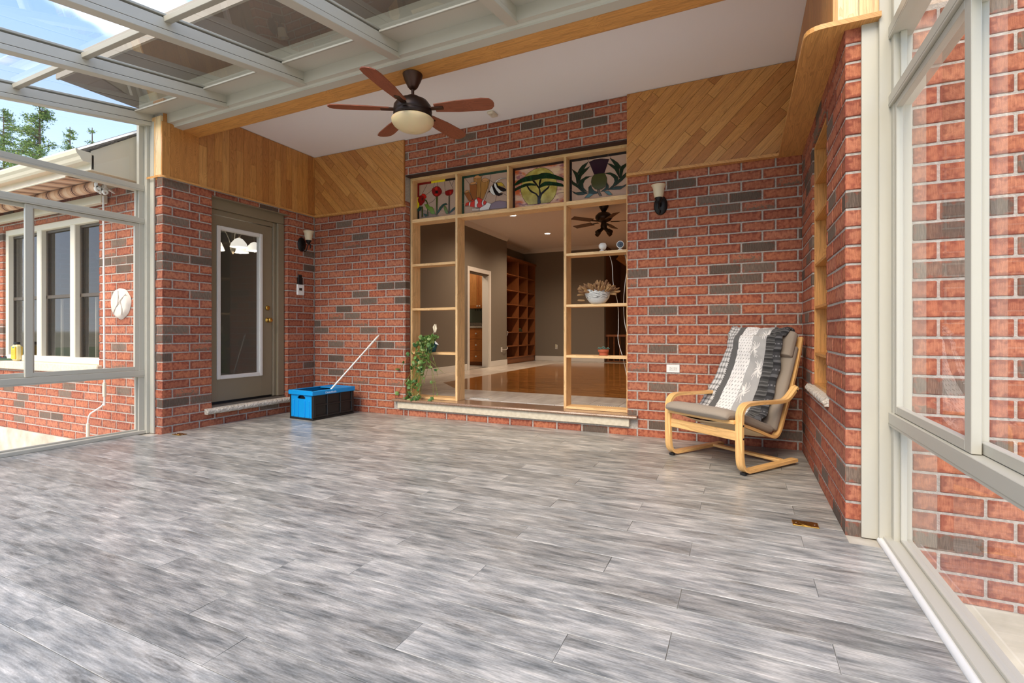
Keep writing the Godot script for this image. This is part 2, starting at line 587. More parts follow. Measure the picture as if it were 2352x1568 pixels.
func build_walls() -> void:
	var w := struct("wall_left", "red brick wall with the taupe glazed door", "wall")
	var len_l := ZF - ZB
	var dz0 := 0.497
	var dz1 := 1.465
	var fl := frame_of(Vector3(XL, 0, ZF), Vector3(1, 0, 0))
	brick_wall(w, fl, [0.0, len_l + 0.0, -0.02, 2.56], [[dz0, dz1, 0.13, 2.452]], 0.090, 0.257, {"even": [0.10, 0.0]}, 3,
		[[0.006, dz0 - 0.006, -0.7, 3.2], [dz1 + 0.006, len_l, -0.7, 3.4], [dz0 - 0.006, dz1 + 0.006, -0.7, 0.125], [dz0 - 0.006, dz1 + 0.006, 2.458, 3.2]])
	# outside of the house, left
	w = struct("wall_exterior_left", "outside red brick wall with the triple window, beyond the glass", "wall")
	var x0 := -9.3
	var fe := frame_of(Vector3(x0, 0, ZF), Vector3(0, 0, 1))
	var le := XL - x0
	var wa := -8.43 - x0
	var wb := -6.23 - x0
	brick_wall(w, fe, [0.3, le, -0.2, 2.52], [[wa, wb, 0.60, 2.27]], le - 0.257 - 0.011 + 0.0, le - 0.358, {"odd": [0.0, 0.10]}, 4,
		[[0, wa - 0.006, -0.2, 2.62], [wb + 0.006, le - 0.2465, -0.2, 2.62], [wa - 0.006, wb + 0.006, -0.2, 0.594], [wa - 0.006, wb + 0.006, 2.276, 2.62]])
	pbox(w, "foundation", Vector3(x0, -0.8, ZF - 0.25), Vector3(XL, -0.2, ZF + 0.005), M.concrete, 0.0)
	# back wall, both sides of the opening and above it
	var fb := frame_of(Vector3(XL, 0, ZB), Vector3(0, 0, 1))
	var oa := -3.636 - XL
	var ob := -1.0 - XL
	var lb := XR - XL
	w = struct("wall_back_left", "red brick wall behind the blue crate, from the corner to the shelf frame", "wall")
	brick_wall(w, fb, [0.0, oa, -0.02, 2.56], [[-3.79 - XL, oa + 0.1, 0.083, 0.197]], 0.10, 0.232, {}, 5, [[-0.2, oa - 0.006, -0.7, 3.4]])
	w = struct("wall_back_right", "red brick wall behind the armchair, from the shelf frame to the corner", "wall")
	brick_wall(w, fb, [ob, lb, -0.02, 2.56], [[ob - 0.1, -0.9 - XL, 0.083, 0.197]], ob + 0.088, ob + 0.190, {}, 6, [[ob + 0.006, lb + 0.3, -0.7, 3.4]])
	w = struct("wall_back_top", "red brick above and below the wide opening with the shelf frame", "wall")
	brick_wall(w, fb, [oa - 0.05, ob + 0.05, -0.02, 3.285], [[oa - 0.2, ob + 0.2, 0.083, 2.862], [oa - 0.2, oa, -1, 2.53], [ob, ob + 0.2, -1, 2.53], [oa - 0.2, oa, -1, 0.2], [ob, ob + 0.2, -1, 0.2]], oa + 0.03, oa + 0.155, {}, 7,
		[[oa - 0.05, ob + 0.05, 2.868, 3.4], [oa - 0.006, ob + 0.006, -0.7, 0.08]])
	pbox(w, "steel_lintel", Vector3(-3.64, 2.852, ZB - 0.1), Vector3(-0.996, 2.861, ZB - 0.004), mat(rgb(66, 38, 30), 0.7), 0.0)
	# right wall with the niche
	w = struct("wall_right", "red brick wall with the built-in shelf niche", "wall")
	var fr := frame_of(Vector3(XR, 0, ZB), Vector3(-1, 0, 0))
	var na := -4.15 - ZB
	var nb := -3.487 - ZB
	brick_wall(w, fr, [0.0, len_l, -0.02, 2.56], [[na, nb, 0.60, 2.335], [na - 0.13, nb + 0.09, 0.553, 0.612]], len_l - 0.09 - 0.011 - 0.268, len_l - 0.257 - 0.011, {"even": [0.0, 0.10]}, 8,
		[[0, na - 0.006, -0.7, 3.4], [nb + 0.006, len_l - 0.006, -0.7, 3.2], [na - 0.006, nb + 0.006, -0.7, 0.594], [na - 0.006, nb + 0.006, 2.341, 3.2]])
	w = struct("wall_exterior_right", "outside red brick wall seen through the sliding window beside the niche", "wall")
	var fx := frame_of(Vector3(XR, 0, ZF), Vector3(0, 0, 1))
	brick_wall(w, fx, [0.0, 2.3, -0.24, 2.52], [], 0.257, 0.09, {"odd": [0.10, 0.0]}, 9, [[0.2465, 2.6, -0.24, 3.3]])
	pbox(w, "foundation", Vector3(XR, -0.8, ZF - 0.25), Vector3(XR + 2.6, -0.24, ZF + 0.004), M.concrete, 0.0)

func build_floor() -> void:
	var w := struct("floor", "grey weathered-oak vinyl plank floor of the sunroom", "floor")
	var zn := 1.05
	pbox(w, "subfloor", Vector3(-5.42, -0.25, ZB - 0.05), Vector3(0.72, -0.006, zn), M.concrete, 0.0)
	var W := 0.1535
	var phases := [-1.775, -2.245, -2.72]
	var order := [2, 0, 1, 0, 2, 1, 2, 0, 1, 2, 0, 1, 0, 2, 1]
	var r := RandomNumberGenerator.new()
	r.seed = 77
	var row := 0
	var z := 1.05 - fposmod(1.05 + 0.941, W)
	z = -0.941 + W * 13
	while z > ZB:
		var za := maxf(z - W, ZB)
		var idx := posmod(int(round((-0.941 - z) / W)), order.size())
		var x: float = phases[order[idx]]
		while x > -5.33: x -= 1.255
		while x < 0.62:
			var a := maxf(x, -5.32)
			var b := minf(x + 1.255, 0.62)
			if za < ZF - 0.001:
				a = maxf(a, XL); b = minf(b, XR)
			if b - a > 0.03 and z - za > 0.01:
				var flip := Basis(Vector3.UP, PI) if r.randf() < 0.5 else Basis()
				part(w, "plank", boxm(Vector3(roundf((b - a - 0.0012) * 500) / 500.0, 0.006, roundf((z - za - 0.0012) * 1000) / 1000.0), 0.0012, 0), M.planks[r.randi() % 7], Vector3((a + b) * 0.5, -0.003, (z + za) * 0.5), flip)
			x += 1.255
		z = za
		row += 1

func build_ceiling() -> void:
	var w := struct("ceiling", "white painted plaster ceiling of the brick alcove", "ceiling")
	pbox(w, "plaster", Vector3(XL - 0.1, CEIL, ZB - 0.1), Vector3(XR + 0.1, CEIL + 0.12, -3.1), M.ceil, 0.0)

# polygon board clipped to a rectangle
func board(w: Node3D, called: String, poly: PackedVector2Array, f: Transform3D, dir: Vector2, m: Material, th := 0.018, off := Vector2.ZERO) -> void:
	var b := mb()
	b.slab(poly, th, f, dir, off)
	part(w, called, b.done(), m)

func ledge_poly(pts: Array, round_at: Dictionary) -> PackedVector2Array:
	var out := PackedVector2Array()
	for i in pts.size():
		var p: Vector2 = pts[i]
		if round_at.has(i):
			var rr: float = round_at[i]
			var a: Vector2 = p + (pts[posmod(i - 1, pts.size())] - p).normalized() * rr
			var b: Vector2 = p + (pts[(i + 1) % pts.size()] - p).normalized() * rr
			for k in 7:
				var s := k / 6.0
				out.append(a.lerp(p, s).lerp(p.lerp(b, s), s))
		else:
			out.append(p)
	return out

func build_bulkheads() -> void:
	var r := RandomNumberGenerator.new()
	r.seed = 19
	var yb := 2.512
	# over the door
	var w := struct("trim_1", "oak bulkhead of upright boards over the taupe door", "oak cladding")
	var f := frame_of(Vector3(-5.09, 0, -2.8855), Vector3(1, 0, 0))
	var L := -2.8855 - (ZB + 0.02)
	var z := 0.0
	var widths := [0.075, 0.285]
	var k := 0
	while z < L - 0.005:
		var wd: float = widths[k] if k < 2 else 0.083
		var z2 := minf(z + wd, L)
		var top := 3.285 if z > 0.06 else 3.044
		var cuts := [yb]
		if k >= 2 and r.randf() < 0.55: cuts.append(r.randf_range(yb + 0.2, top - 0.15))
		cuts.append(top)
		for c in cuts.size() - 1:
			board(w, "board", PackedVector2Array([Vector2(z + 0.0011, cuts[c] + 0.0008), Vector2(z2 - 0.0011, cuts[c] + 0.0008), Vector2(z2 - 0.0011, cuts[c + 1] - 0.0004), Vector2(z + 0.0011, cuts[c + 1] - 0.0004)]), f, Vector2(0, 1), M.oak_wide if k == 1 else M["oak%d" % (r.randi() % 6)], 0.02, Vector2(r.randf() * 3, r.randf() * 3))
		z = z2
		k += 1
	var fz := frame_of(Vector3(-5.28, 0, -2.886), Vector3(0, 0, 1))
	for q in [[0.0, 0.082, M.oak_light2], [0.0835, 0.1695, M.oak_pale]]:
		board(w, "board", PackedVector2Array([Vector2(q[0], yb), Vector2(q[1], yb), Vector2(q[1], 3.10), Vector2(q[0], 3.10)]), fz, Vector2(0, 1), q[2], 0.02)
	pbox(w, "backing", Vector3(-5.28, yb, ZB), Vector3(-5.112, 3.28, -2.91), M.oak1, 0.0)
	# ledge along the left and back-left
	var fy := Transform3D(Basis(Vector3(1, 0, 0), Vector3(0, 0, -1), Vector3(0, 1, 0)), Vector3(0, yb, 0))
	var lp := ledge_poly([Vector2(-5.31, 2.855), Vector2(-5.053, 2.855), Vector2(-5.053, -(ZB + 0.06)), Vector2(-3.635, -(ZB + 0.06)), Vector2(-3.635, -ZB), Vector2(-5.2, -ZB), Vector2(-5.2, 2.9), Vector2(-5.31, 2.9)], {1: 0.06, 3: 0.07})
	board(w, "ledge", lp, fy, Vector2(0, 1), M.oak2, 0.02)
	# diagonal panels on the back wall
	w = struct("trim_2", "oak bulkhead of boards slanting down to the shelf frame, between the corner and the shelf frame", "oak cladding")
	diag(w, -5.09, -3.652, yb, 3.285, -1, r)
	pbox(w, "end_strip", Vector3(-3.652, yb, ZB), Vector3(-3.642, 3.285, ZB + 0.022), M.oak3, 0.0)
	w = struct("trim_3", "oak bulkhead of slanting boards above the armchair and wall lamp", "oak cladding")
	diag(w, -1.0, 0.41, yb, 3.285, 1, r)
	# right side
	w = struct("trim_4", "oak bulkhead with a rounded ledge over the shelf niche", "oak cladding")
	var fr := frame_of(Vector3(0.41, 0, ZB + 0.02), Vector3(-1, 0, 0))
	var LR := -2.868 - (ZB + 0.02)
	z = 0.0
	while z < LR - 0.005:
		var z2 := minf(z + 0.19, LR)
		var top := 3.285 if z < LR - 0.08 else 3.044
		board(w, "board", PackedVector2Array([Vector2(z + 0.0006, yb), Vector2(z2 - 0.0006, yb), Vector2(z2 - 0.0006, top), Vector2(z + 0.0006, top)]), fr, Vector2(0, 1), M["oak%d" % (r.randi() % 6)], 0.02, Vector2(r.randf() * 3, r.randf() * 3))
		z = z2
	fz = frame_of(Vector3(0.4305, 0, -2.867), Vector3(0, 0, 1))
	for q in [[0.0, 0.085, M.oak_pale], [0.087, 0.174, M.oak_light]]:
		board(w, "board", PackedVector2Array([Vector2(q[0], yb), Vector2(q[1], yb), Vector2(q[1], 3.10), Vector2(q[0], 3.10)]), fz, Vector2(0, 1), q[2], 0.02)
	pbox(w, "backing", Vector3(0.431, yb, ZB + 0.02), Vector3(0.605, 3.28, -2.89), M.oak1, 0.0)
	lp = ledge_poly([Vector2(-1.006, -(ZB + 0.0)), Vector2(-1.006, -(ZB + 0.06)), Vector2(0.288, -(ZB + 0.06)), Vector2(0.288, 2.835), Vector2(0.60, 2.835), Vector2(0.60, 2.9), Vector2(0.50, 2.9), Vector2(0.50, -ZB)], {3: 0.09, 1: 0.03})
	board(w, "ledge", lp, fy, Vector2(0, 1), M.oak2, 0.024)

func diag(w: Node3D, xa: float, xb: float, ya: float, yb: float, sg: int, r: RandomNumberGenerator) -> void:
	var f := frame_of(Vector3(0, 0, ZB + 0.02), Vector3(0, 0, 1))
	var rect := PackedVector2Array([Vector2(xa, ya), Vector2(xb, ya), Vector2(xb, yb), Vector2(xa, yb)])
	var d := Vector2(1, sg).normalized()
	var p := Vector2(-d.y, d.x)
	var c := Vector2((xa + xb) * 0.5, (ya + yb) * 0.5)
	var B := 0.083
	for i in range(-14, 15):
		var s := -2.0 + r.randf() * 0.4
		while s < 2.0:
			var e := s + r.randf_range(0.45, 1.15)
			var a := c + p * (i * B + 0.0012)
			var q := c + p * ((i + 1) * B - 0.0012)
			for poly in Geometry2D.intersect_polygons(rect, PackedVector2Array([a + d * (s + 0.0012), a + d * (e - 0.0012), q + d * (e - 0.0012), q + d * (s + 0.0012)])):
				if poly.size() > 2:
					board(w, "board", poly, f, d, M["oak%d" % (r.randi() % 6)], 0.018, Vector2(r.randf() * 3, r.randf() * 3))
			s = e

func prism_x(poly: Array, xa: float, xb: float) -> ArrayMesh:
	# polygon of (z, y), swept along x
	var b := mb()
	var p := PackedVector2Array()
	for q in poly: p.append(Vector2(-q.x, q.y))
	# frame: local x -> -z, local y -> y, local z -> +x
	b.slab(p, xb - xa, Transform3D(Basis(Vector3(0, 0, -1), Vector3(0, 1, 0), Vector3(1, 0, 0)), Vector3(xb, 0, 0)), Vector2(1, 0))
	return b.done()

func roof_y(z: float) -> float:
	return 3.15 - ROOF_SLOPE * (z + 2.93)

func build_roof() -> void:
	var w := struct("trim_5", "long cream metal header with an oak underside where the glass roof meets the ceiling", "beam")
	part(w, "metal_header", prism_x([Vector2(-2.945, 3.045), Vector2(-2.945, 3.24), Vector2(-3.082, 3.24), Vector2(-3.082, 3.022), Vector2(-2.997, 3.022), Vector2(-2.997, 3.036), Vector2(-2.985, 3.045)], -5.28, 0.60), M.cream)
	# grain along the beam
	var ob := mb()
	var prof := [Vector2(-3.083, 3.29), Vector2(-3.083, 3.021), Vector2(-3.235, 3.004), Vector2(-3.25, 3.009), Vector2(-3.256, 3.022), Vector2(-3.256, 3.29)]
	var xa := -5.09
	var xb := 0.41
	for i in prof.size() - 1:
		var p0: Vector2 = prof[i]
		var p1: Vector2 = prof[i + 1]
		var l0 := 0.05 * i
		ob.quad(Vector3(xb, p0.y, p0.x), Vector3(xb, p1.y, p1.x), Vector3(xa, p1.y, p1.x), Vector3(xa, p0.y, p0.x), Vector2(xb, l0), Vector2(xb, l0 + p0.distance_to(p1)), Vector2(xa, l0 + p0.distance_to(p1)), Vector2(xa, l0))
	part(w, "oak_board", ob.done(), M.oak4)
	# glass roof
	w = struct("roof", "sloping glass roof of the sunroom on cream metal rafters", "glass roof")
	var ang := atan(ROOF_SLOPE)
	var basis := Basis(Vector3.RIGHT, ang)   # local z follows the slope downwards
	var zc := -0.9
	var len_ := (1.15 + 2.95) / cos(ang)
	var xs := [-5.285, -4.262, -3.30, -2.338, -1.376, -0.414, 0.63]
	for x in xs:
		var mid := Vector3(x, roof_y(zc), zc)
		var rf := part(w, "rafter", boxm(Vector3(0.066, 0.07, len_), 0.003), M.cream, mid + basis * Vector3(0, -0.045, 0), basis)
		part(rf, "glazing_groove", boxm(Vector3(0.062, 0.006, len_ - 0.004), 0.0), M.black, Vector3(0, -0.037, 0))
		part(rf, "cap", boxm(Vector3(0.078, 0.036, len_ - 0.0), 0.003), M.cream, Vector3(0, -0.057, 0))
		part(rf, "top_cap", boxm(Vector3(0.066, 0.016, len_), 0.003), M.cream_dark, Vector3(0, 0.056, 0))
	for i in xs.size() - 1:
		var a: float = xs[i] + 0.033
		var b: float = xs[i + 1] - 0.033
		var cx := (a + b) * 0.5
		for q in [[-2.945, -2.745, 0.012, "end_plate", M.cream], [-2.745, -2.728, 0.014, "glazing_bar", M.cream_dark], [-1.902, -1.858, 0.032, "glazing_bar", M.cream_dark], [-0.842, -0.798, 0.032, "glazing_bar", M.cream_dark], [0.2, 0.245, 0.032, "glazing_bar", M.cream_dark]]:
			var zm: float = (q[0] + q[1]) * 0.5
			part(w, q[3], boxm(Vector3(b - a, q[2], (q[1] - q[0]) / cos(ang)), 0.002), q[4], Vector3(cx, roof_y(zm), zm) + basis * Vector3(0, -q[2] * 0.5 - 0.003, 0), basis)
		for q in [[-2.745, -1.88], [-1.88, -0.82], [-0.82, 0.225], [0.225, 1.1]]:
			var zm: float = (q[0] + q[1]) * 0.5
			part(w, "pane", sheet_pane(b - a, (q[1] - q[0]) / cos(ang)), M.pane_roof, Vector3(cx, roof_y(zm) + 0.004, zm), basis)

# one sheet of glass lying in local x-z
func sheet_pane(sx: float, sz: float) -> ArrayMesh:
	var b := mb()
	b.quad(Vector3(-sx / 2, 0, sz / 2), Vector3(sx / 2, 0, sz / 2), Vector3(sx / 2, 0, -sz / 2), Vector3(-sx / 2, 0, -sz / 2))
	return b.done()

# glass wall parallel to z. x: inner face, out: direction of outside (+1/-1)
func side_glazing(w: Node3D, x: float, out: float, z_end: float) -> void:
	var C: Material = M.cream
	var gx := x + out * 0.045
	var d := 0.09 * out
	# jamb channel against the house
	pbox(w, "jamb", Vector3(x - out * 0.10, 0, ZF + 0.002), Vector3(x + out * 0.02, 3.06, ZF + 0.018), C)
	pbox(w, "jamb", Vector3(x - out * 0.035, 0, ZF + 0.018), Vector3(x + out * 0.09, 3.06, ZF + 0.045), C)
	pbox(w, "jamb", Vector3(x + out * 0.01, 0.03, ZF + 0.045), Vector3(x + out * 0.05, 3.04, ZF + 0.09), C)
	pbox(w, "base_rail", Vector3(x - out * 0.02, 0.0, ZF + 0.018), Vector3(x + out * 0.09, 0.032, z_end), C, 0.003)
	var posts := [-1.07, z_end - 0.05]
	for zp in posts:
		pbox(w, "post", Vector3(x, 0.03, zp), Vector3(x + d, roof_y(zp) - 0.12, zp + 0.06), C)
	var spans := [[ZF + 0.045, -1.07], [-1.01, z_end - 0.05]]
	for s in spans:
		for q in [[2.378, 2.436], [2.056, 2.11], [0.556, 0.620]]:
			pbox(w, "rail", Vector3(x, q[0], s[0]), Vector3(x + d, q[1], s[1]), C)
			pbox(w, "rail_groove", Vector3(x - out * 0.0006, q[0] + 0.010, s[0]), Vector3(x + out * 0.002, q[0] + 0.014, s[1]), M.cream_dark, 0.0)
		# fixed panes: bottom light, transom, and the slanting light above
		pane_x(w, gx, s[0], s[1], 0.03, 0.56)
		pane_x(w, gx, s[0], s[1], 2.11, 2.38)
		var b := mb()
		b.quad(Vector3(gx, 2.43, s[1]), Vector3(gx, 2.43, s[0]), Vector3(gx, roof_y(s[0]) - 0.08, s[0]), Vector3(gx, roof_y(s[1]) - 0.08, s[1]))
		part(w, "pane", b.done(), M.pane)
		for q in [[0.032, 0.556], [2.11, 2.378]]:
			pbox(w, "glazing_bead", Vector3(gx - out * 0.012, q[0], s[0]), Vector3(gx + out * 0.012, q[0] + 0.014, s[1]), C)
			pbox(w, "glazing_bead", Vector3(gx - out * 0.012, q[0], s[0] + 0.045), Vector3(gx + out * 0.012, q[1], s[0] + 0.062), C)
		# sliding sashes
		var zm := -2.005 if s[0] < -2 else -0.2
		for q in [[s[0] + 0.045, zm + 0.035, 0.012], [zm - 0.035, s[1], 0.042]]:
			sash(w, x + out * q[2], out, q[0], q[1], 0.622, 2.054)

func pane_x(w: Node3D, gx: float, z0: float, z1: float, y0: float, y1: float) -> void:
	var b := mb()
	b.quad(Vector3(gx, y0, z1), Vector3(gx, y0, z0), Vector3(gx, y1, z0), Vector3(gx, y1, z1))
	part(w, "pane", b.done(), M.pane)

func sash(w: Node3D, x: float, out: float, z0: float, z1: float, y0: float, y1: float) -> void:
	var C: Material = M.cream
	var d := 0.026 * out
	var f := pbox(w, "sash_stile", Vector3(x, y0, z0), Vector3(x + d, y1, z0 + 0.034), C)
	pbox(w, "sash_stile", Vector3(x, y0, z1 - 0.05), Vector3(x + d, y1, z1), C)
	pbox(w, "sash_rail", Vector3(x, y0, z0 + 0.034), Vector3(x + d, y0 + 0.036, z1 - 0.05), C)
	pbox(w, "sash_rail", Vector3(x, y1 - 0.03, z0 + 0.034), Vector3(x + d, y1, z1 - 0.05), C)
	pane_x(w, x + d * 0.5, z0 + 0.02, z1 - 0.02, y0 + 0.02, y1 - 0.02)
	f.set_meta("label", "slim sliding sash stile")

func build_glazing() -> void:
	var zn := 1.05
	var w := struct("window_1", "cream framed sliding window wall looking out to the house wing with the awning", "window wall")
	side_glazing(w, -5.32, -1.0, zn)
	w = struct("window_2", "cream framed sliding window wall close by, brick showing through it", "window wall")
	side_glazing(w, 0.63, 1.0, zn)
	var q := mb()
	q.tube(V3([Vector3(0.604, 0.004, ZF + 0.03), Vector3(0.604, 0.004, zn)]), 0.016, 12)
	part(w, "quarter_round", q.done(), M.white)
	# front glass wall behind the camera
	w = struct("window_3", "cream framed glass wall towards the garden", "window wall")
	for x in [-5.32, -4.30, -3.34, -2.376, -1.414, -0.452, 0.57]:
		pbox(w, "post", Vector3(x - 0.03, 0, zn - 0.04), Vector3(x + 0.03, roof_y(zn) - 0.05, zn + 0.04), M.cream)
	for y in [0.0, 0.56, 2.06, 2.36]:
		pbox(w, "rail", Vector3(-5.35, y, zn - 0.04), Vector3(0.66, y + 0.06, zn + 0.04), M.cream)
	var b := mb()
	b.quad(Vector3(-5.35, 0.03, zn), Vector3(0.66, 0.03, zn), Vector3(0.66, 2.4, zn), Vector3(-5.35, 2.4, zn))
	part(w, "pane", b.done(), M.pane)

# ---------------------------------------------------------------- openings, door, niche, sills
func build_openings() -> void:
	# entrance door in the left wall
	var xd := -5.21
	var w := struct("door_1", "taupe entrance door with a tall glass light, up one step", "door")
	var zl := -3.40
	var zr := -4.215
	var y0 := 0.232
	var y1 := 2.272
	var gl := [-3.513, -4.08, 0.472, 2.167]
	# slab as four stiles round the light
	for q in [[zl, gl[0] - 0.01, y0, y1], [gl[1] + 0.01, zr, y0, y1], [gl[0] - 0.01, gl[1] + 0.01, y0, gl[2] + 0.01], [gl[0] - 0.01, gl[1] + 0.01, gl[3] - 0.01, y1]]:
		pbox(w, "door_panel", Vector3(xd - 0.045, q[2], q[0]), Vector3(xd, q[3], q[1]), M.taupe, 0.001)
	var fr := []
	for q in [[gl[0], gl[0] - 0.042, gl[2], gl[3]], [gl[1] + 0.042, gl[1], gl[2], gl[3]], [gl[0] - 0.042, gl[1] + 0.042, gl[2], gl[2] + 0.042], [gl[0] - 0.042, gl[1] + 0.042, gl[3] - 0.042, gl[3]]]:
		pbox(w, "glass_frame", Vector3(xd - 0.05, q[2], q[0]), Vector3(xd + 0.014, q[3], q[1]), M.white_trim, 0.006)
	pane_x(w, xd - 0.01, gl[0] - 0.03, gl[1] + 0.03, gl[2] + 0.03, gl[3] - 0.03)
	# frame and brick mould
	for q in [[zr - 0.006, zr - 0.05, 0.0], [zr - 0.05, -4.36, 0.03]]:
		pbox(w, "door_frame", Vector3(xd - 0.1, 0.21, q[0]), Vector3(xd + 0.012 + q[2], 2.334, q[1]), M.taupe, 0.006)
	pbox(w, "door_frame", Vector3(xd - 0.1, 0.21, zl + 0.006), Vector3(xd + 0.03, 2.334, -3.392), M.taupe, 0.003)
	pbox(w, "door_frame", Vector3(xd - 0.1, 2.279, zl), Vector3(xd + 0.012, 2.335, zr - 0.006), M.taupe, 0.004)
	pbox(w, "door_frame", Vector3(xd - 0.1, 2.335, zl), Vector3(xd + 0.042, 2.45, -4.36), M.taupe, 0.008)
	pbox(w, "drip_cap", Vector3(xd - 0.1, 2.442, -3.4), Vector3(xd + 0.10, 2.452, -4.40), M.taupe, 0.002)
	pbox(w, "threshold", Vector3(xd - 0.12, 0.18, -3.395), Vector3(xd + 0.06, 0.205, -4.36), mat(rgb(120, 112, 100), 0.5, 0.4), 0.003)
	pbox(w, "sweep", Vector3(xd - 0.04, 0.205, zl), Vector3(xd - 0.01, 0.235, zr), M.black, 0.0)
	var k := mb()
	k.lathe([Vector2(0.0, 0.0), Vector2(0.03, 0.0), Vector2(0.03, 0.008), Vector2(0.012, 0.012), Vector2(0.012, 0.035), Vector2(0.026, 0.045), Vector2(0.028, 0.058), Vector2(0.02, 0.07), Vector2(0.0, 0.073)], 20, Vector3(xd, 1.138, -4.15), Basis(Vector3(0, 0, 1), -PI / 2))
	part(w, "door_knob", k.done(), M.brass)
	k = mb()
	k.lathe([Vector2(0.0, 0.0), Vector2(0.03, 0.0), Vector2(0.028, 0.012), Vector2(0.016, 0.02), Vector2(0.0, 0.02)], 20, Vector3(xd, 1.286, -4.15), Basis(Vector3(0, 0, 1), -PI / 2))
	part(w, "deadbolt", k.done(), M.brass)
	# stone step under the door
	w = struct("trim_6", "rock-faced pale stone sill under the taupe door", "stone sill")
	stone_block(w, Vector3(-5.0475, 0.128, -3.315), Vector3(-5.33, 0.185, -4.475), Vector3(1, 0, 0), 41)
	# sill of the big opening
	w = struct("trim_7", "speckled brown granite ledge on a limestone sill under the wide opening", "sill")
	var g := mb()
	var prof := PackedVector2Array([Vector2(5.05, 0.163), Vector2(4.735, 0.163), Vector2(4.722, 0.168), Vector2(4.716, 0.179), Vector2(4.722, 0.19), Vector2(4.735, 0.195), Vector2(5.05, 0.195)])
	g.slab(prof, 2.89, Transform3D(Basis(Vector3(0, 0, -1), Vector3(0, 1, 0), Vector3(1, 0, 0)), Vector3(-0.9, 0, 0)))
	part(w, "granite_ledge", g.done(), M.granite)
	pbox(w, "limestone_sill", Vector3(-3.73, 0.085, -5.0), Vector3(-0.975, 0.163, -4.75), M.limestone, 0.004)
	# niche in the right wall
	var n := thing("niche_bookcase", "narrow oak bookcase set into the right-hand brick wall", "bookcase", Vector3(XR + 0.015, 0.612, -3.82))
	var D := 0.29
	var h := 1.72
	var za := -0.345
	var zb := 0.34
	pbox(n, "side_panel", Vector3(0, 0, za), Vector3(D, h, za + 0.019), M.oak2, 0.001)
	pbox(n, "side_panel", Vector3(0, 0, zb - 0.019), Vector3(D, h, zb), M.oak2, 0.001)
	pbox(n, "back_panel", Vector3(D - 0.01, 0.0, za), Vector3(D, h, zb), M.oak0, 0.0, 1)
	pbox(n, "top_panel", Vector3(0, h - 0.019, za + 0.019), Vector3(D - 0.01, h, zb - 0.019), M.oak2, 0.001)
	pbox(n, "bottom_panel", Vector3(0, 0, za + 0.019), Vector3(D - 0.01, 0.019, zb - 0.019), M.oak2, 0.001)
	for y in [2.083, 1.818, 1.487, 1.182, 0.85]:
		var s := pbox(n, "shelf", Vector3(0.004, y - 0.631, za + 0.020), Vector3(D - 0.011, y - 0.612, zb - 0.020), M.oak4, 0.001)
		var pm := mb()
		pm.box(Vector3(-0.06, -0.018, za + 0.02 + 0.004), Vector3(0.012, 0.018, 0.008), 0.003)
		part(s, "shelf_pin", pm.done(), M.white, Vector3(0, 0, -(za + zb) * 0.5))
	for y in [0.1, 0.14, 0.18, 0.3, 0.34, 0.38, 0.42, 0.46, 0.62, 0.66, 0.70, 0.74, 0.78, 0.95, 0.99, 1.03, 1.07, 1.25, 1.29, 1.33, 1.56, 1.60]:
		var hm := boxm(Vector3(0.006, 0.006, 0.002), 0.0)
		part(n, "pin_hole", hm, M.black, Vector3(0.08, y, za + 0.0195))
	var clip := thing("white_clip", "small white plastic clip on a shelf of the brick niche", "clip", Vector3(0.50, 1.182, -3.60))
	var cm := mb()
	cm.box(Vector3(0, 0.014, 0), Vector3(0.03, 0.028, 0.09), 0.01)
	part(clip, "clip_body", cm.done(), M.white)
	w = struct("trim_8", "rough limestone sill under the oak niche", "stone sill")
	stone_block(w, Vector3(0.434, 0.557, -4.28), Vector3(0.60, 0.612, -3.405), Vector3(-1, 0, 0), 43)

# block whose outer face is rock-faced
func stone_block(w: Node3D, a: Vector3, b: Vector3, out: Vector3, sd: int) -> void:
	var lo := Vector3(minf(a.x, b.x), minf(a.y, b.y), minf(a.z, b.z))
	var hi := Vector3(maxf(a.x, b.x), maxf(a.y, b.y), maxf(a.z, b.z))
	var r := FastNoiseLite.new()
	r.seed = sd
	r.frequency = 14.0
	r.fractal_octaves = 4
	var m := mb()
	var nz_ := int((hi.z - lo.z) / 0.02)
	var rows := []
	var face_x: float = hi.x if out.x > 0 else lo.x
	# profile round the front: top edge, face, bottom edge
	var ys := [hi.y, hi.y, hi.y - 0.012, lerpf(lo.y, hi.y, 0.6), lerpf(lo.y, hi.y, 0.35), lo.y + 0.01, lo.y, lo.y]
	var dx := [0.14, 0.012, 0.002, -0.004, -0.003, 0.002, 0.008, 0.14]
	for i in ys.size():
		var row := PackedVector3Array()
		for j in nz_ + 1:
			var z := lerpf(lo.z, hi.z, float(j) / nz_)
			var bump: float = 0.0
			if i > 0 and i < 7: bump = r.get_noise_3d(z, ys[i] * 3.0, i * 0.2) * 0.010
			row.append(Vector3(face_x - out.x * (dx[i] + bump + 0.004), ys[i] + (bump * 0.3 if (i == 1 or i == 6) else 0.0), z))
		rows.append(row)
	m.sheet(rows, out.x < 0)
	for j in [0, nz_]:
		var cpt: Vector3 = (rows[0][j] + rows[7][j]) * 0.5
		for i in 7:
			if (j == 0) == (out.x > 0): m.tri(cpt, rows[i][j], rows[i + 1][j])
			else: m.tri(cpt, rows[i + 1][j], rows[i][j])
	part(w, "stone", m.done(), M.stone)

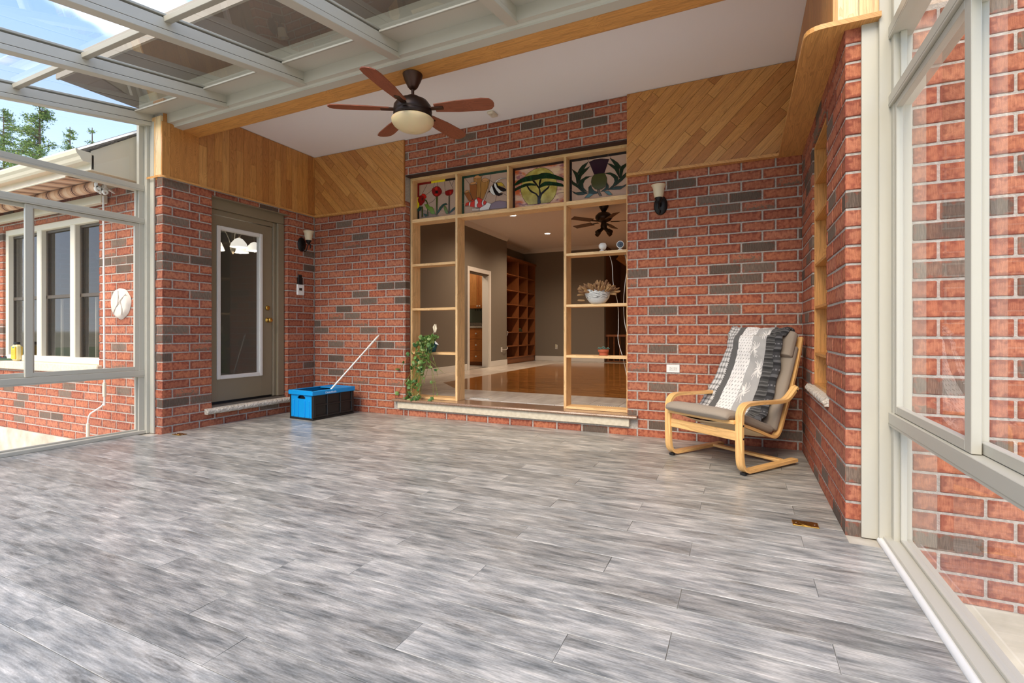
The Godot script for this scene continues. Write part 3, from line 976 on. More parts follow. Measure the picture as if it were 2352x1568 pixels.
# ---------------------------------------------------------------- outside
func build_outside() -> void:
	M.paving = tri_mat(mottle(256, 256, 73, rgb(196, 190, 178), rgb(224, 218, 206), 0.03), 0.9, 0.7)
	var w := struct("ground", "garden lawn and paved patio around the house", "ground")
	pbox(w, "lawn", Vector3(-70, -1.0, -60), Vector3(50, -0.8, 60), tri_mat(mottle(256, 256, 81, rgb(84, 104, 52), rgb(136, 148, 88), 0.04), 0.95, 0.4), 0.0)
	pbox(w, "patio", Vector3(0.72, -0.8, -2.9), Vector3(7, -0.5, 7), M.paving, 0.0)
	pbox(w, "patio", Vector3(-9.5, -0.8, 1.05), Vector3(0.72, -0.5, 7), M.paving, 0.0)
	pbox(w, "patio", Vector3(-9.5, -0.8, -2.9), Vector3(-5.42, -0.5, 1.05), M.paving, 0.0)
	# triple window of the wing
	w = struct("window_4", "cream triple sash window in the outside brick wall", "window")
	var C := mat(rgb(226, 218, 198), 0.5)
	var F: float = ZF - 0.045
	var xs := [[-8.39, -7.64], [-7.54, -6.885], [-6.785, -6.25]]
	pbox(w, "frame", Vector3(-8.43, 2.20, F - 0.08), Vector3(-6.23, 2.275, F + 0.02), C, 0.008)
	pbox(w, "frame", Vector3(-8.43, 0.64, F - 0.08), Vector3(-6.23, 0.71, F + 0.02), C, 0.006)
	for q in [[-8.43, -8.36], [-7.64, -7.54], [-6.885, -6.785], [-6.26, -6.23]]:
		pbox(w, "mullion", Vector3(q[0], 0.7, F - 0.08), Vector3(q[1], 2.21, F + 0.02), C, 0.008)
	var bronze := mat(rgb(72, 62, 50), 0.5)
	var screen := glass(0.45, Color(0.05, 0.045, 0.04))
	for q in xs:
		pbox(w, "meeting_rail", Vector3(q[0], 1.39, F - 0.055), Vector3(q[1], 1.43, F - 0.03), bronze, 0.003)
		for x in [q[0], q[1] - 0.03]:
			pbox(w, "sash_frame", Vector3(x, 0.70, F - 0.06), Vector3(x + 0.03, 2.21, F - 0.03), bronze, 0.002)
		pbox(w, "sash_frame", Vector3(q[0] + 0.03, 2.17, F - 0.06), Vector3(q[1] - 0.03, 2.21, F - 0.03), bronze, 0.002)
		var p := mb()
		p.quad(Vector3(q[0], 0.7, F - 0.05), Vector3(q[1], 0.7, F - 0.05), Vector3(q[1], 2.2, F - 0.05), Vector3(q[0], 2.2, F - 0.05))
		part(w, "pane", p.done(), screen)
		pbox(w, "blind", Vector3(q[0] + 0.17, 0.7, F - 0.12), Vector3(q[0] + 0.185, 1.39, F - 0.1), C, 0.0)
	w = struct("trim_9", "limestone sill below the triple window", "stone sill")
	pbox(w, "sill", Vector3(-8.6, 0.54, ZF - 0.13), Vector3(-6.17, 0.64, ZF + 0.05), M.limestone, 0.01)
	# eave over the window wall
	w = struct("roof_eave", "shingled eave with cream gutter over the outside window", "eave")
	var cream2 := mat(rgb(216, 208, 188), 0.5)
	var xe := -5.465
	pbox(w, "soffit", Vector3(-14.4, 2.502, ZF), Vector3(xe - 0.02, 2.515, -2.5), mat(rgb(176, 160, 132), 0.6), 0.0)
	pbox(w, "fascia", Vector3(-14.4, 2.505, -2.505), Vector3(xe, 2.64, -2.485), cream2, 0.002)
	var gut := mb()
	var gp := PackedVector2Array([Vector2(2.485, 2.56), Vector2(2.42, 2.56), Vector2(2.405, 2.575), Vector2(2.392, 2.60), Vector2(2.372, 2.62), Vector2(2.362, 2.648), Vector2(2.362, 2.662), Vector2(2.372, 2.665), Vector2(2.38, 2.655), Vector2(2.485, 2.655)])
	gut.slab(gp, 9.0, Transform3D(Basis(Vector3(0, 0, -1), Vector3(0, 1, 0), Vector3(1, 0, 0)), Vector3(xe + 0.005, 0, 0)))
	part(w, "gutter", gut.done(), cream2)
	# rake board facing the sunroom
	var rk := mb()
	rk.slab(PackedVector2Array([Vector2(2.48, 2.50), Vector2(2.48, 2.672), Vector2(4.6, 2.672 + 2.11 * 0.73), Vector2(4.6, 2.50)]), 0.02, Transform3D(Basis(Vector3(0, 0, -1), Vector3(0, 1, 0), Vector3(1, 0, 0)), Vector3(xe, 0, 0)))
	part(w, "rake_board", rk.done(), cream2)
	var sh := tri_mat(speckle(256, 256, 91, rgb(84, 78, 74), rgb(108, 100, 94), rgb(60, 56, 54), 0.2, 150, 105), 0.95, 1.2)
	var slope := Vector3(0, 0.73, -1).normalized()
	for i in 15:
		var o := Vector3(0, 2.648, -2.45) + slope * (0.14 * i)
		part(w, "shingle_course", boxm(Vector3(9.0, 0.012, 0.17), 0.0), sh, Vector3(-9.96, 0, 0) + o + slope * 0.07 + Vector3(0, 0.014, 0), Basis(Vector3.RIGHT, atan(0.73) - 0.05))
	# eave of the main roof over the glass
	w = struct("roof_main_eave", "brown boarded eave of the main roof above the glass roof", "eave")
	pbox(w, "flashing", Vector3(-5.6, 3.242, -3.3), Vector3(2.6, 3.405, -2.955), M.cream_dark, 0.0)
	pbox(w, "soffit", Vector3(-5.9, 3.405, -3.6), Vector3(2.6, 3.43, -2.42), mat(rgb(112, 96, 82), 0.7), 0.0)
	pbox(w, "fascia", Vector3(-5.9, 3.395, -2.42), Vector3(2.6, 3.56, -2.40), mat(rgb(150, 140, 124), 0.6), 0.0)
	pbox(w, "upper_wall", Vector3(-5.6, 3.42, -3.4), Vector3(2.6, 3.43, -3.2), M.mortar, 0.0)
	# awning
	var a := thing("rolled_awning", "rolled striped awning with a white crank rod on the outside wall", "awning", Vector3(-7.2, 2.44, -2.68))
	var st := awning_tex()
	var fab := mat(Color.WHITE, 0.9)
	fab.albedo_texture = st
	fab.uv1_scale = Vector3(1.0, 1.0, 1)
	var t := mb()
	t.tube(V3([Vector3(-1.9, 0, 0), Vector3(1.45, 0, 0)]), 0.052, 18)
	for i in t.t.size(): t.t[i] = Vector2(t.v[i].x * 1.0, t.t[i].y)
	part(a, "roller", t.done(), fab)
	t = mb()
	t.quad(Vector3(-1.9, 0.05, 0.0), Vector3(-1.9, 0.02, 0.26), Vector3(1.40, 0.02, 0.26), Vector3(1.40, 0.05, 0.0), Vector2(-1.9, 0), Vector2(-1.9, 0.2), Vector2(1.4, 0.2), Vector2(1.4, 0))
	part(a, "canopy", t.done(), fab)
	pbox(a, "mounting_board", Vector3(-1.9, -0.10, -0.2), Vector3(1.18, -0.015, -0.14), cream2, 0.004)
	pbox(a, "front_bar", Vector3(-1.9, 0.012, 0.25), Vector3(1.42, 0.026, 0.265), cream2, 0.006)
	t = mb()
	for q in [[1.47, 0.0, 0.0, 0.05], [1.47, -0.04, 0.02, 0.032], [1.44, -0.02, -0.05, 0.03], [1.49, -0.06, -0.03, 0.026]]:
		t.lathe([Vector2(q[3] * 0.6, -0.012), Vector2(q[3], -0.012), Vector2(q[3], 0.012), Vector2(q[3] * 0.6, 0.012), Vector2(q[3] * 0.6, -0.012)], 14, Vector3(q[0], q[1], q[2]), Basis(Vector3(0, 0, 1), PI / 2))
	t.tube(V3([Vector3(1.3, 0, -0.2), Vector3(1.47, 0, -0.02), Vector3(1.46, -0.08, 0.0)]), 0.012, 8)
	part(a, "gear_bracket", t.done(), M.white)
	t = mb()
	var rx := 1.31
	t.tube(smooth_path([Vector3(rx, -0.06, -0.1), Vector3(rx + 0.01, -1.0, -0.1), Vector3(rx + 0.02, -2.08, -0.1), Vector3(rx + 0.0, -2.18, -0.1), Vector3(rx - 0.14, -2.25, -0.1), Vector3(rx - 0.25, -2.30, -0.1), Vector3(rx - 0.29, -2.38, -0.1), Vector3(rx - 0.29, -2.5, -0.1)], 5), 0.0085, 8)
	part(a, "crank_rod", t.done(), M.white)
	t = mb()
	t.tube(V3([Vector3(rx + 0.02, -1.96, -0.1), Vector3(rx + 0.02, -2.1, -0.1)]), 0.016, 10)
	t.tube(V3([Vector3(rx - 0.29, -2.4, -0.1), Vector3(rx - 0.29, -2.55, -0.1)]), 0.017, 10)
	part(a, "grip", t.done(), mat(rgb(226, 218, 196), 0.5))
	# stone plaque
	var pq := thing("stone_plaque", "oval pale stone plaque with a branch relief on the outside brick wall", "plaque", Vector3(-5.80, 1.29, ZF + 0.002))
	var pm := mb()
	var nzq := FastNoiseLite.new()
	nzq.seed = 5
	nzq.frequency = 9.0
	var rows := []
	for i in 9:
		var rr := 1.0 - i / 8.0
		var row := PackedVector3Array()
		for j in 41:
			var an := TAU * j / 40.0
			var wob := 1.0 + 0.04 * sin(an * 3.0 + 1.0) + 0.02 * sin(an * 7.0)
			var x := cos(an) * 0.165 * rr * wob
			var y := sin(an) * 0.16 * rr * wob
			var zz: float = (0.026 * sqrt(maxf(0.0, 1.0 - pow(rr, 4.0))) + 0.012) if i > 0 else 0.0
			row.append(Vector3(x, y, zz + (nzq.get_noise_2d(x, y) * 0.006 if i > 0 else 0.0)))
		rows.append(row)
	pm.sheet(rows, false)
	part(pq, "stone", pm.done(), mat(rgb(214, 206, 196), 0.9))
	for q in [[Vector3(-0.09, -0.11, 0.036), Vector3(-0.02, -0.04, 0.043), Vector3(0.06, 0.03, 0.043), Vector3(0.13, 0.09, 0.03)], [Vector3(0.0, -0.02, 0.043), Vector3(0.02, 0.06, 0.043), Vector3(0.0, 0.13, 0.036)], [Vector3(0.05, 0.02, 0.043), Vector3(0.08, -0.06, 0.04), Vector3(0.06, -0.12, 0.036)]]:
		pm = mb()
		pm.tube(smooth_path(q, 4), 0.0035, 6)
		part(pq, "branch", pm.done(), mat(rgb(202, 192, 181), 0.9))
	# things left on the window sill
	var bt := thing("spray_bottle", "yellow plastic bottle with a black cap on the outside window sill", "bottle", Vector3(-8.06, 0.64, -2.90))
	var bm := mb()
	bm.box(Vector3(0, 0.10, 0), Vector3(0.115, 0.2, 0.07), 0.02)
	part(bt, "bottle_body", bm.done(), mat(rgb(224, 208, 150), 0.4))
	part(bt, "paper_label", boxm(Vector3(0.1, 0.15, 0.074), 0.003), mat(rgb(238, 190, 40), 0.5), Vector3(0, 0.10, 0))
	part(bt, "logo_band", boxm(Vector3(0.06, 0.012, 0.0755), 0.001), mat(rgb(60, 120, 150), 0.5), Vector3(0.012, 0.165, 0))
	for i in 5: part(bt, "text_line", boxm(Vector3(0.08, 0.003, 0.0755), 0.0), mat(rgb(120, 86, 20), 0.5), Vector3(0, 0.075 + 0.013 * i, 0))
	bm = mb()
	bm.lathe([Vector2(0.0, 0.2), Vector2(0.03, 0.2), Vector2(0.03, 0.232), Vector2(0.0, 0.232)], 16, Vector3.ZERO, Basis(), true)
	part(bt, "cap", bm.done(), M.black)
	var pr := thing("pruning_shears", "green handled garden shears lying beside the yellow bottle", "shears", Vector3(-8.3, 0.64, -2.88), 0.4)
	for s in [-1, 1]:
		bm = mb()
		bm.tube(smooth_path([Vector3(-0.08, 0.014, 0.0), Vector3(0.0, 0.014, s * 0.02), Vector3(0.1, 0.014, s * 0.018)], 4), 0.011, 8)
		part(pr, "handle", bm.done(), mat(rgb(52, 84, 52), 0.5))
	part(pr, "blade", boxm(Vector3(0.07, 0.006, 0.03), 0.002), M.chrome, Vector3(-0.11, 0.014, 0))
	var br := thing("hand_brush", "black bristled hand brush lying on the outside window sill", "brush", Vector3(-8.47, 0.64, -2.92), 0.2)
	bm = mb()
	bm.box(Vector3(0, 0.025, 0), Vector3(0.16, 0.05, 0.06), 0.018)
	part(br, "bristles", bm.done(), M.black)
	bm = mb()
	bm.tube(V3([Vector3(0.06, 0.02, 0), Vector3(0.15, 0.022, 0.0)]), 0.012, 8)
	part(br, "handle", bm.done(), mat(rgb(60, 60, 58), 0.5))
	# trees
	conifer("cedar_tree", "tall feathery cedar tree rising behind the shingled eave", Vector3(-18.1, -0.8, -7.0), 8.36, 2.7, 401)
	conifer("cedar_tree", "second cedar further off, cut by the edge of the view", Vector3(-25.8, -0.8, -8.9), 10.4, 3.6, 402)
	conifer("cedar_tree", "slender pale cedar between the tall cedar and the gutter end", Vector3(-21.4, -0.8, -9.1), 9.0, 1.4, 403)
	conifer("cedar_tree", "thin cedar tip standing alone above the shingle edge", Vector3(-19.2, -0.8, -8.75), 8.45, 0.5, 404)
	conifer("garden_cedar", "broad garden cedar facing the sunroom, mirrored in the window panes", Vector3(-11.5, -0.8, 9.5), 6.5, 2.4, 405)
	conifer("garden_cedar", "garden cedar straight in front of the sunroom", Vector3(-6.5, -0.8, 12.0), 7.0, 2.4, 406)

func awning_tex() -> ImageTexture:
	var w := 512
	var d := PackedByteArray()
	d.resize(w * 4 * 3)
	for y in 4:
		for x in w:
			var c := rgb(206, 164, 132)
			var p := fmod(x, 128.0)
			for q in [[8, 12], [18, 30], [36, 40], [46, 50]]:
				if p >= q[0] and p < q[1]: c = rgb(92, 52, 40)
			if p > 64 and p < 100: c = rgb(218, 186, 158)
			var i := (y * w + x) * 3
			d[i] = int(c.r * 255); d[i + 1] = int(c.g * 255); d[i + 2] = int(c.b * 255)
	return tex(w, 4, d)

func conifer(called: String, label: String, at: Vector3, h: float, rad: float, sd: int) -> void:
	var t := thing(called, label, "tree", at)
	var r := RandomNumberGenerator.new()
	r.seed = sd
	var m := mb()
	m.tube(V3([Vector3.ZERO, Vector3(0.05, h * 0.5, 0), Vector3(0, h, 0)]), [0.13, 0.07, 0.01], 7)
	part(t, "trunk", m.done(), mat(rgb(96, 74, 62), 0.9))
	if not M.has("needle"):
		M.needle = []
		for c in [rgb(112, 138, 66), rgb(150, 166, 86), rgb(84, 110, 56)]:
			var nm := mat(c, 0.8)
			nm.backlight_enabled = true
			nm.backlight = c * 0.8
			M.needle.append(nm)
	# boughs, each with hanging sprays of needles
	var boughs := int(46.0 * clampf(rad, 0.5, 2.4))
	var bm := mb()
	var fol := [mb(), mb(), mb()]
	for i in boughs:
		var f := pow((i + r.randf()) / boughs, 0.85)
		var y := h * (0.16 + 0.83 * f)
		var len_ := rad * (1.02 - f * 0.95) * r.randf_range(0.55, 1.1)
		var an := r.randf() * TAU
		var dir := Vector3(cos(an), r.randf_range(0.1, 0.7), sin(an)).normalized()
		var p0 := Vector3(0, y, 0)
		var p1 := p0 + dir * len_ * 0.6
		var p2 := p0 + dir * len_ + Vector3(0, -0.22 * len_, 0)
		bm.tube(V3([p0, p1, p2]), [0.02, 0.012, 0.004], 4, false)
		for k in int(60 + len_ * 150):
			var s := 0.2 + 0.8 * r.randf()
			var c := p0.lerp(p1, s).lerp(p1.lerp(p2, s), s) + Vector3(r.randfn(), r.randfn() * 0.7, r.randfn()) * 0.10 * (0.5 + len_ * 0.5)
			var m3: MB = fol[r.randi() % 3]
			var sd2 := Vector3(r.randfn(), r.randfn() * 0.5 - 0.25, r.randfn()).normalized()
			var w2 := sd2.cross(Vector3(r.randfn(), r.randfn(), r.randfn())).normalized()
			for j in 5:
				var e := (sd2 + w2 * (j - 2.0) * 0.36).normalized() * r.randf_range(0.03, 0.075)
				var o := w2 * 0.007 + Vector3(0.003, 0.003, 0.0)
				m3.tri(c - o, c + o, c + e)
	part(t, "boughs", bm.done(), mat(rgb(96, 74, 62), 0.9)).set_meta("kind", "stuff")
	for q in 3:
		part(t, "foliage", fol[q].done(), M.needle[q]).set_meta("kind", "stuff")

# ---------------------------------------------------------------- rooms of the house
func build_house() -> void:
	var F := 0.20
	var HC := 3.27
	M.paint = mat(rgb(126, 117, 104), 0.8)
	M.paint_warm = mat(rgb(120, 84, 56), 0.8)
	M.ceil_house = mat(rgb(238, 234, 228), 0.9)
	var tilem := []
	for k in 3: tilem.append(tri_mat(mottle(256, 64, 600 + k, rgb(190, 182, 172), rgb(216, 208, 198), 0.03), 0.25, 0.9, Color(1, 1, 1) * [1.0, 0.97, 1.02][k]))
	# floor: tiles with a hardwood field
	var w := struct("floor_living_room", "pale tile floor with a glossy hardwood field in the living room", "floor")
	pbox(w, "screed", Vector3(-9.3, -0.2, -16.0), Vector3(2.4, F - 0.008, -5.05), mat(rgb(120, 112, 102), 0.9), 0.0)
	var field := PackedVector2Array([Vector2(-4.235, 6.53), Vector2(-3.62, 5.9), Vector2(1.4, 5.9), Vector2(1.4, 12.19), Vector2(-3.4, 12.19), Vector2(-4.235, 11.41)])
	var fy := Transform3D(Basis(Vector3(1, 0, 0), Vector3(0, 0, -1), Vector3(0, 1, 0)), Vector3(0, F, 0))
	var hw := hardwood_tex()
	var hm := mat(rgb(186, 128, 70), 0.10)
	hm.albedo_texture = hw
	hm.uv1_scale = Vector3(0.8, 1.5, 1)
	var b := mb()
	b.slab(field, 0.008, fy, Vector2.RIGHT)
	part(w, "hardwood_field", b.done(), hm)
	var T := 0.33
	var r := RandomNumberGenerator.new()
	r.seed = 31
	var x := -5.15
	while x < 1.4:
		var z := 5.06
		while z < 12.7:
			var sq := PackedVector2Array([Vector2(x + 0.002, z + 0.002), Vector2(minf(x + T, 1.4) - 0.002, z + 0.002), Vector2(minf(x + T, 1.4) - 0.002, minf(z + T, 12.69) - 0.002), Vector2(x + 0.002, minf(z + T, 12.69) - 0.002)])
			for poly in Geometry2D.clip_polygons(sq, field):
				if poly.size() > 2 and not Geometry2D.is_polygon_clockwise(poly):
					b = mb()
					b.slab(poly, 0.008, fy, Vector2.RIGHT, Vector2.ZERO, false)
					part(w, "tile", b.done(), tilem[r.randi() % 3])
			z += T
		x += T
	# kitchen floor and the room behind the door
	w = struct("floor_kitchen", "tile floor of the kitchen beyond the white door casing", "floor")
	pbox(w, "tiles", Vector3(-9.3, -0.2, -10.9), Vector3(-5.30, F, -3.15), tilem[0], 0.0)
	w = struct("ceiling_house", "pale ceiling of the living room and kitchen", "ceiling")
	pbox(w, "plaster", Vector3(-9.5, HC, -16.2), Vector3(2.6, HC + 0.13, -5.03), M.ceil_house, 0.0)
	pbox(w, "plaster", Vector3(-9.5, 3.0, -5.03), Vector3(-5.30, 3.1, -3.0), M.ceil_house, 0.0)
	pbox(w, "plaster", Vector3(-9.5, 3.0, -5.12), Vector3(-5.29, HC + 0.1, -5.02), M.ceil_house, 0.0)
	# walls
	w = struct("wall_living_left", "grey-brown living room wall with the kitchen doorway", "wall")
	pbox(w, "plaster", Vector3(-5.29, F, -8.906), Vector3(-5.15, HC, -5.03), M.paint, 0.0)
	pbox(w, "plaster", Vector3(-5.29, F, -10.74), Vector3(-5.15, HC, -9.79), M.paint, 0.0)
	pbox(w, "plaster", Vector3(-5.29, 2.25, -9.79), Vector3(-5.15, HC, -8.906), M.paint, 0.0)
	pbox(w, "plaster", Vector3(-5.62, F, -12.7), Vector3(-5.55, HC, -10.74), M.paint, 0.0)
	pbox(w, "plaster", Vector3(-5.62, F, -10.80), Vector3(-5.29, HC, -10.74), M.paint, 0.0)
	w = struct("wall_living_far", "dark grey-brown far wall of the living room", "wall")
	pbox(w, "plaster", Vector3(-5.62, F, -12.85), Vector3(-3.25, HC, -12.69), M.paint, 0.0)
	w = struct("wall_stair", "warm brown wall of the stairwell behind the railing", "wall")
	pbox(w, "plaster", Vector3(-3.6, -1.5, -14.7), Vector3(2.4, HC, -14.6), M.paint_warm, 0.0)
	pbox(w, "plaster", Vector3(-3.4, -1.5, -14.6), Vector3(-3.25, HC, -12.85), M.paint_warm, 0.0)
	w = struct("wall_living_right", "living room wall beyond the opening's far edge", "wall")
	pbox(w, "plaster", Vector3(1.4, F, -14.7), Vector3(1.55, HC, -5.03), M.paint, 0.0)
	pbox(w, "plaster", Vector3(XR, -0.2, -5.2), Vector3(1.55, HC, -5.03), M.paint, 0.0)
	w = struct("wall_kitchen", "walls enclosing the kitchen and dining room", "wall")
	var km := mat(rgb(120, 110, 96), 0.85)
	pbox(w, "plaster", Vector3(-9.45, -0.2, -10.9), Vector3(-9.3, HC, -3.0), km, 0.0)
	pbox(w, "plaster", Vector3(-9.45, -0.2, -11.0), Vector3(-5.29, HC, -10.85), km, 0.0)
	pbox(w, "plaster", Vector3(-9.45, 2.62, -3.15), Vector3(-5.36, 3.0, -2.92), km, 0.0)
	pbox(w, "plaster", Vector3(-9.3, F, -6.3), Vector3(-5.29, HC, -6.2), km, 0.0)
	pbox(w, "plaster", Vector3(-5.355, F, -5.05), Vector3(-5.353, 3.0, -4.40), km, 0.0)
	# white trim
	w = struct("trim_10", "white door casing round the kitchen doorway", "door casing")
	var zc := [-8.831, -8.906, -9.546, -9.865]
	pbox(w, "casing", Vector3(-5.15, F, -8.825), Vector3(-5.125, 2.36, -8.91), M.white_trim, 0.004)
	pbox(w, "casing", Vector3(-5.15, F, -9.79), Vector3(-5.125, 2.36, -9.875), M.white_trim, 0.004)
	pbox(w, "casing", Vector3(-5.15, 2.27, -8.91), Vector3(-5.125, 2.36, -9.79), M.white_trim, 0.004)
	pbox(w, "jamb", Vector3(-5.30, F, -9.788), Vector3(-5.14, 2.249, -9.77), M.white_trim, 0.001)
	pbox(w, "jamb", Vector3(-5.30, F, -8.908), Vector3(-5.14, 2.249, -8.925), M.white_trim, 0.001)
	w = struct("baseboard_living", "tall white baseboard along the living room walls", "baseboard")
	for q in [[Vector3(-5.15, F, -8.825), Vector3(-5.132, F + 0.125, -5.06)], [Vector3(-5.15, F, -10.74), Vector3(-5.132, F + 0.125, -9.875)], [Vector3(-5.2, F, -12.69), Vector3(-3.25, F + 0.125, -12.672)]]:
		pbox(w, "board", q[0], q[1], M.white_trim, 0.004)
	w = struct("trim_11", "white crown moulding round the living room ceiling", "crown moulding")
	for q in [[Vector3(-5.15, HC, -5.05), Vector3(-5.15, HC, -10.74), Vector3(1, 0, 0)], [Vector3(-5.55, HC, -10.74), Vector3(-5.55, HC, -12.69), Vector3(1, 0, 0)], [Vector3(-5.55, HC, -12.69), Vector3(-3.25, HC, -12.69), Vector3(0, 0, 1)]]:
		b = mb()
		var o: Vector3 = q[2]
		var pr := [[0.0, -0.09], [0.012, -0.09], [0.02, -0.075], [0.05, -0.035], [0.075, -0.018], [0.085, 0.0]]
		for i in pr.size() - 1:
			var p0: Vector3 = q[0] + o * pr[i][0] + Vector3(0, pr[i][1], 0)
			var p1: Vector3 = q[0] + o * pr[i + 1][0] + Vector3(0, pr[i + 1][1], 0)
			var s: Vector3 = q[1] - q[0]
			if o.x > 0: b.quad(p0, p0 + s, p1 + s, p1)
			else: b.quad(p0, p0 + s, p1 + s, p1)
		part(w, "moulding", b.done(), M.white_trim)
	# lights
	for q in [["round downlight in the living room ceiling, nearer to the opening", Vector3(-4.046, HC, -8.718)], ["round downlight in the living room ceiling, further back", Vector3(-4.071, HC, -10.672)], ["round downlight over the hardwood, hidden from the sunroom by the brick", Vector3(-0.6, HC, -7.2)], ["round downlight over the hardwood near the stairwell", Vector3(-0.6, HC, -10.6)]]:
		downlight(q[1], q[0])
	house_fan()
	book_wall()
	kitchen()
	railing()
	outlet_plate("wall_outlet", "white wall outlet with a plugged cable beside the tall bookcase", Vector3(-5.148, 0.57, -10.45), Basis(Vector3.UP, PI / 2))
	var ao := outlet_plate("wall_outlet", "outlet with a small air freshener on the dark far wall", Vector3(-4.58, 0.58, -12.688), Basis())
	var am := mb()
	am.box(Vector3(0, 0.03, 0.03), Vector3(0.045, 0.09, 0.04), 0.012)
	part(ao, "air_freshener", am.done(), mat(rgb(210, 206, 180), 0.4))
	outlet_plate("wall_outlet", "white outlet low on the grey wall behind the trailing plant", Vector3(-5.148, 0.62, -6.25), Basis(Vector3.UP, PI / 2))
	# floor registers
	for q in [["white slotted floor register in the tiles by the wide shelf bay", Vector3(-1.28, F, -5.16)], ["white slotted floor register in the tiles beside the shelf post", Vector3(-2.82, F, -5.16)]]:
		var g := thing("floor_register", q[0], "register", q[1])
		part(g, "plate", boxm(Vector3(0.26, 0.004, 0.08), 0.001), M.white, Vector3(0, 0.002, 0))
		for i in 12: part(g, "slot", boxm(Vector3(0.008, 0.001, 0.06), 0.0), M.black, Vector3(-0.11 + i * 0.02, 0.0042, 0))
	chandelier()

func hardwood_tex() -> ImageTexture:
	var w := 512
	var h := 512
	var fine := nz(w, h, 0.1, 701, 16, 1, 3)
	var r := RandomNumberGenerator.new()
	r.seed = 17
	var d := PackedByteArray()
	d.resize(w * h * 3)
	for row in 8:
		var cuts := [0, r.randi_range(90, 220), r.randi_range(280, 430), 512]
		for c in 3:
			var tone := r.randf_range(0.78, 1.0)
			for y in range(row * 64, row * 64 + 64):
				for x in range(cuts[c], cuts[c + 1]):
					var i := y * w + x
					var k := tone + (fine[i] / 255.0 - 0.5) * 0.22
					if y % 64 == 0 or x == cuts[c]: k *= 0.6
					d[i * 3] = clampi(int(250 * k), 0, 255)
					d[i * 3 + 1] = clampi(int(246 * k), 0, 255)
					d[i * 3 + 2] = clampi(int(238 * k), 0, 255)
	return tex(w, h, d)

func omni(at: Vector3, color: Color, energy: float, size: float, called: String) -> void:
	var l := OmniLight3D.new()
	l.name = called
	l.light_color = color
	l.light_energy = energy
	l.light_size = size
	l.omni_range = 30.0
	l.omni_attenuation = 2.0
	l.shadow_enabled = true
	add_child(l, true)
	l.position = at

func glow(color: Color, energy: float) -> StandardMaterial3D:
	var m := mat(color, 0.5)
	m.emission_enabled = true
	m.emission = color
	m.emission_energy_multiplier = energy
	return m

func downlight(at: Vector3, label: String) -> void:
	var d := thing("downlight", label, "downlight", at, 0.0, "living room downlights")
	var m := mb()
	m.lathe([Vector2(0.062, -0.002), Vector2(0.085, -0.006), Vector2(0.088, 0.0), Vector2(0.062, 0.0)], 24)
	part(d, "trim_ring", m.done(), M.white)
	m = mb()
	m.lathe([Vector2(0.0, -0.003), Vector2(0.064, -0.003)], 24)
	part(d, "lamp_lens", m.done(), glow(rgb(255, 244, 226), 3.0))
	var l := SpotLight3D.new()
	l.name = "downlight_lamp"
	l.light_color = rgb(255, 226, 196)
	l.light_energy = 1.8
	l.light_size = 0.06
	l.spot_range = 20.0
	l.spot_angle = 75.0
	l.spot_attenuation = 2.0
	l.shadow_enabled = true
	add_child(l, true)
	l.position = at + Vector3(0, -0.02, 0)
	l.rotation.x = -PI / 2

func house_fan() -> void:
	var br := mat(rgb(62, 52, 44), 0.35, 0.7)
	var f := thing("living_room_fan", "dark bronze ceiling fan with four spot lamps inside the living room", "ceiling fan", Vector3(-2.25, 3.27, -8.75))
	var m := mb()
	m.lathe([Vector2(0.0, -0.10), Vector2(0.04, -0.10), Vector2(0.08, -0.03), Vector2(0.085, 0.0)], 20)
	m.lathe([Vector2(0.0, -0.30), Vector2(0.05, -0.30), Vector2(0.12, -0.27), Vector2(0.155, -0.22), Vector2(0.15, -0.18), Vector2(0.10, -0.13), Vector2(0.04, -0.11), Vector2(0.04, -0.09)], 28)
	part(f, "motor", m.done(), br)
	m = mb()
	m.lathe([Vector2(0.0, -0.42), Vector2(0.055, -0.42), Vector2(0.06, -0.36), Vector2(0.045, -0.29)], 20)
	part(f, "light_kit", m.done(), br)
	for i in 4:
		var a := TAU * i / 4.0 + 0.5
		var dir := Vector3(cos(a), -0.65, sin(a)).normalized()
		m = mb()
		m.tube(V3([Vector3(0, -0.39, 0) + dir * 0.04, Vector3(0, -0.39, 0) + dir * 0.13, Vector3(0, -0.39, 0) + dir * 0.135, Vector3(0, -0.39, 0) + dir * 0.21]), [0.026, 0.026, 0.036, 0.04], 12)
		part(f, "spot_lamp", m.done(), br)
	for i in 5:
		var a := TAU * i / 5.0 + 0.25
		var bs := Basis(Vector3.UP, a)
		m = mb()
		m.box(Vector3(0.2, -0.29, 0), Vector3(0.16, 0.012, 0.05), 0.004)
		part(f, "bracket", m.done(), br, Vector3.ZERO, bs)
		part(f, "blade", boxm(Vector3(0.42, 0.008, 0.13), 0.003), mat(rgb(104, 84, 68), 0.5), bs * Vector3(0.46, -0.285, 0), bs * Basis(Vector3.RIGHT, 0.2))

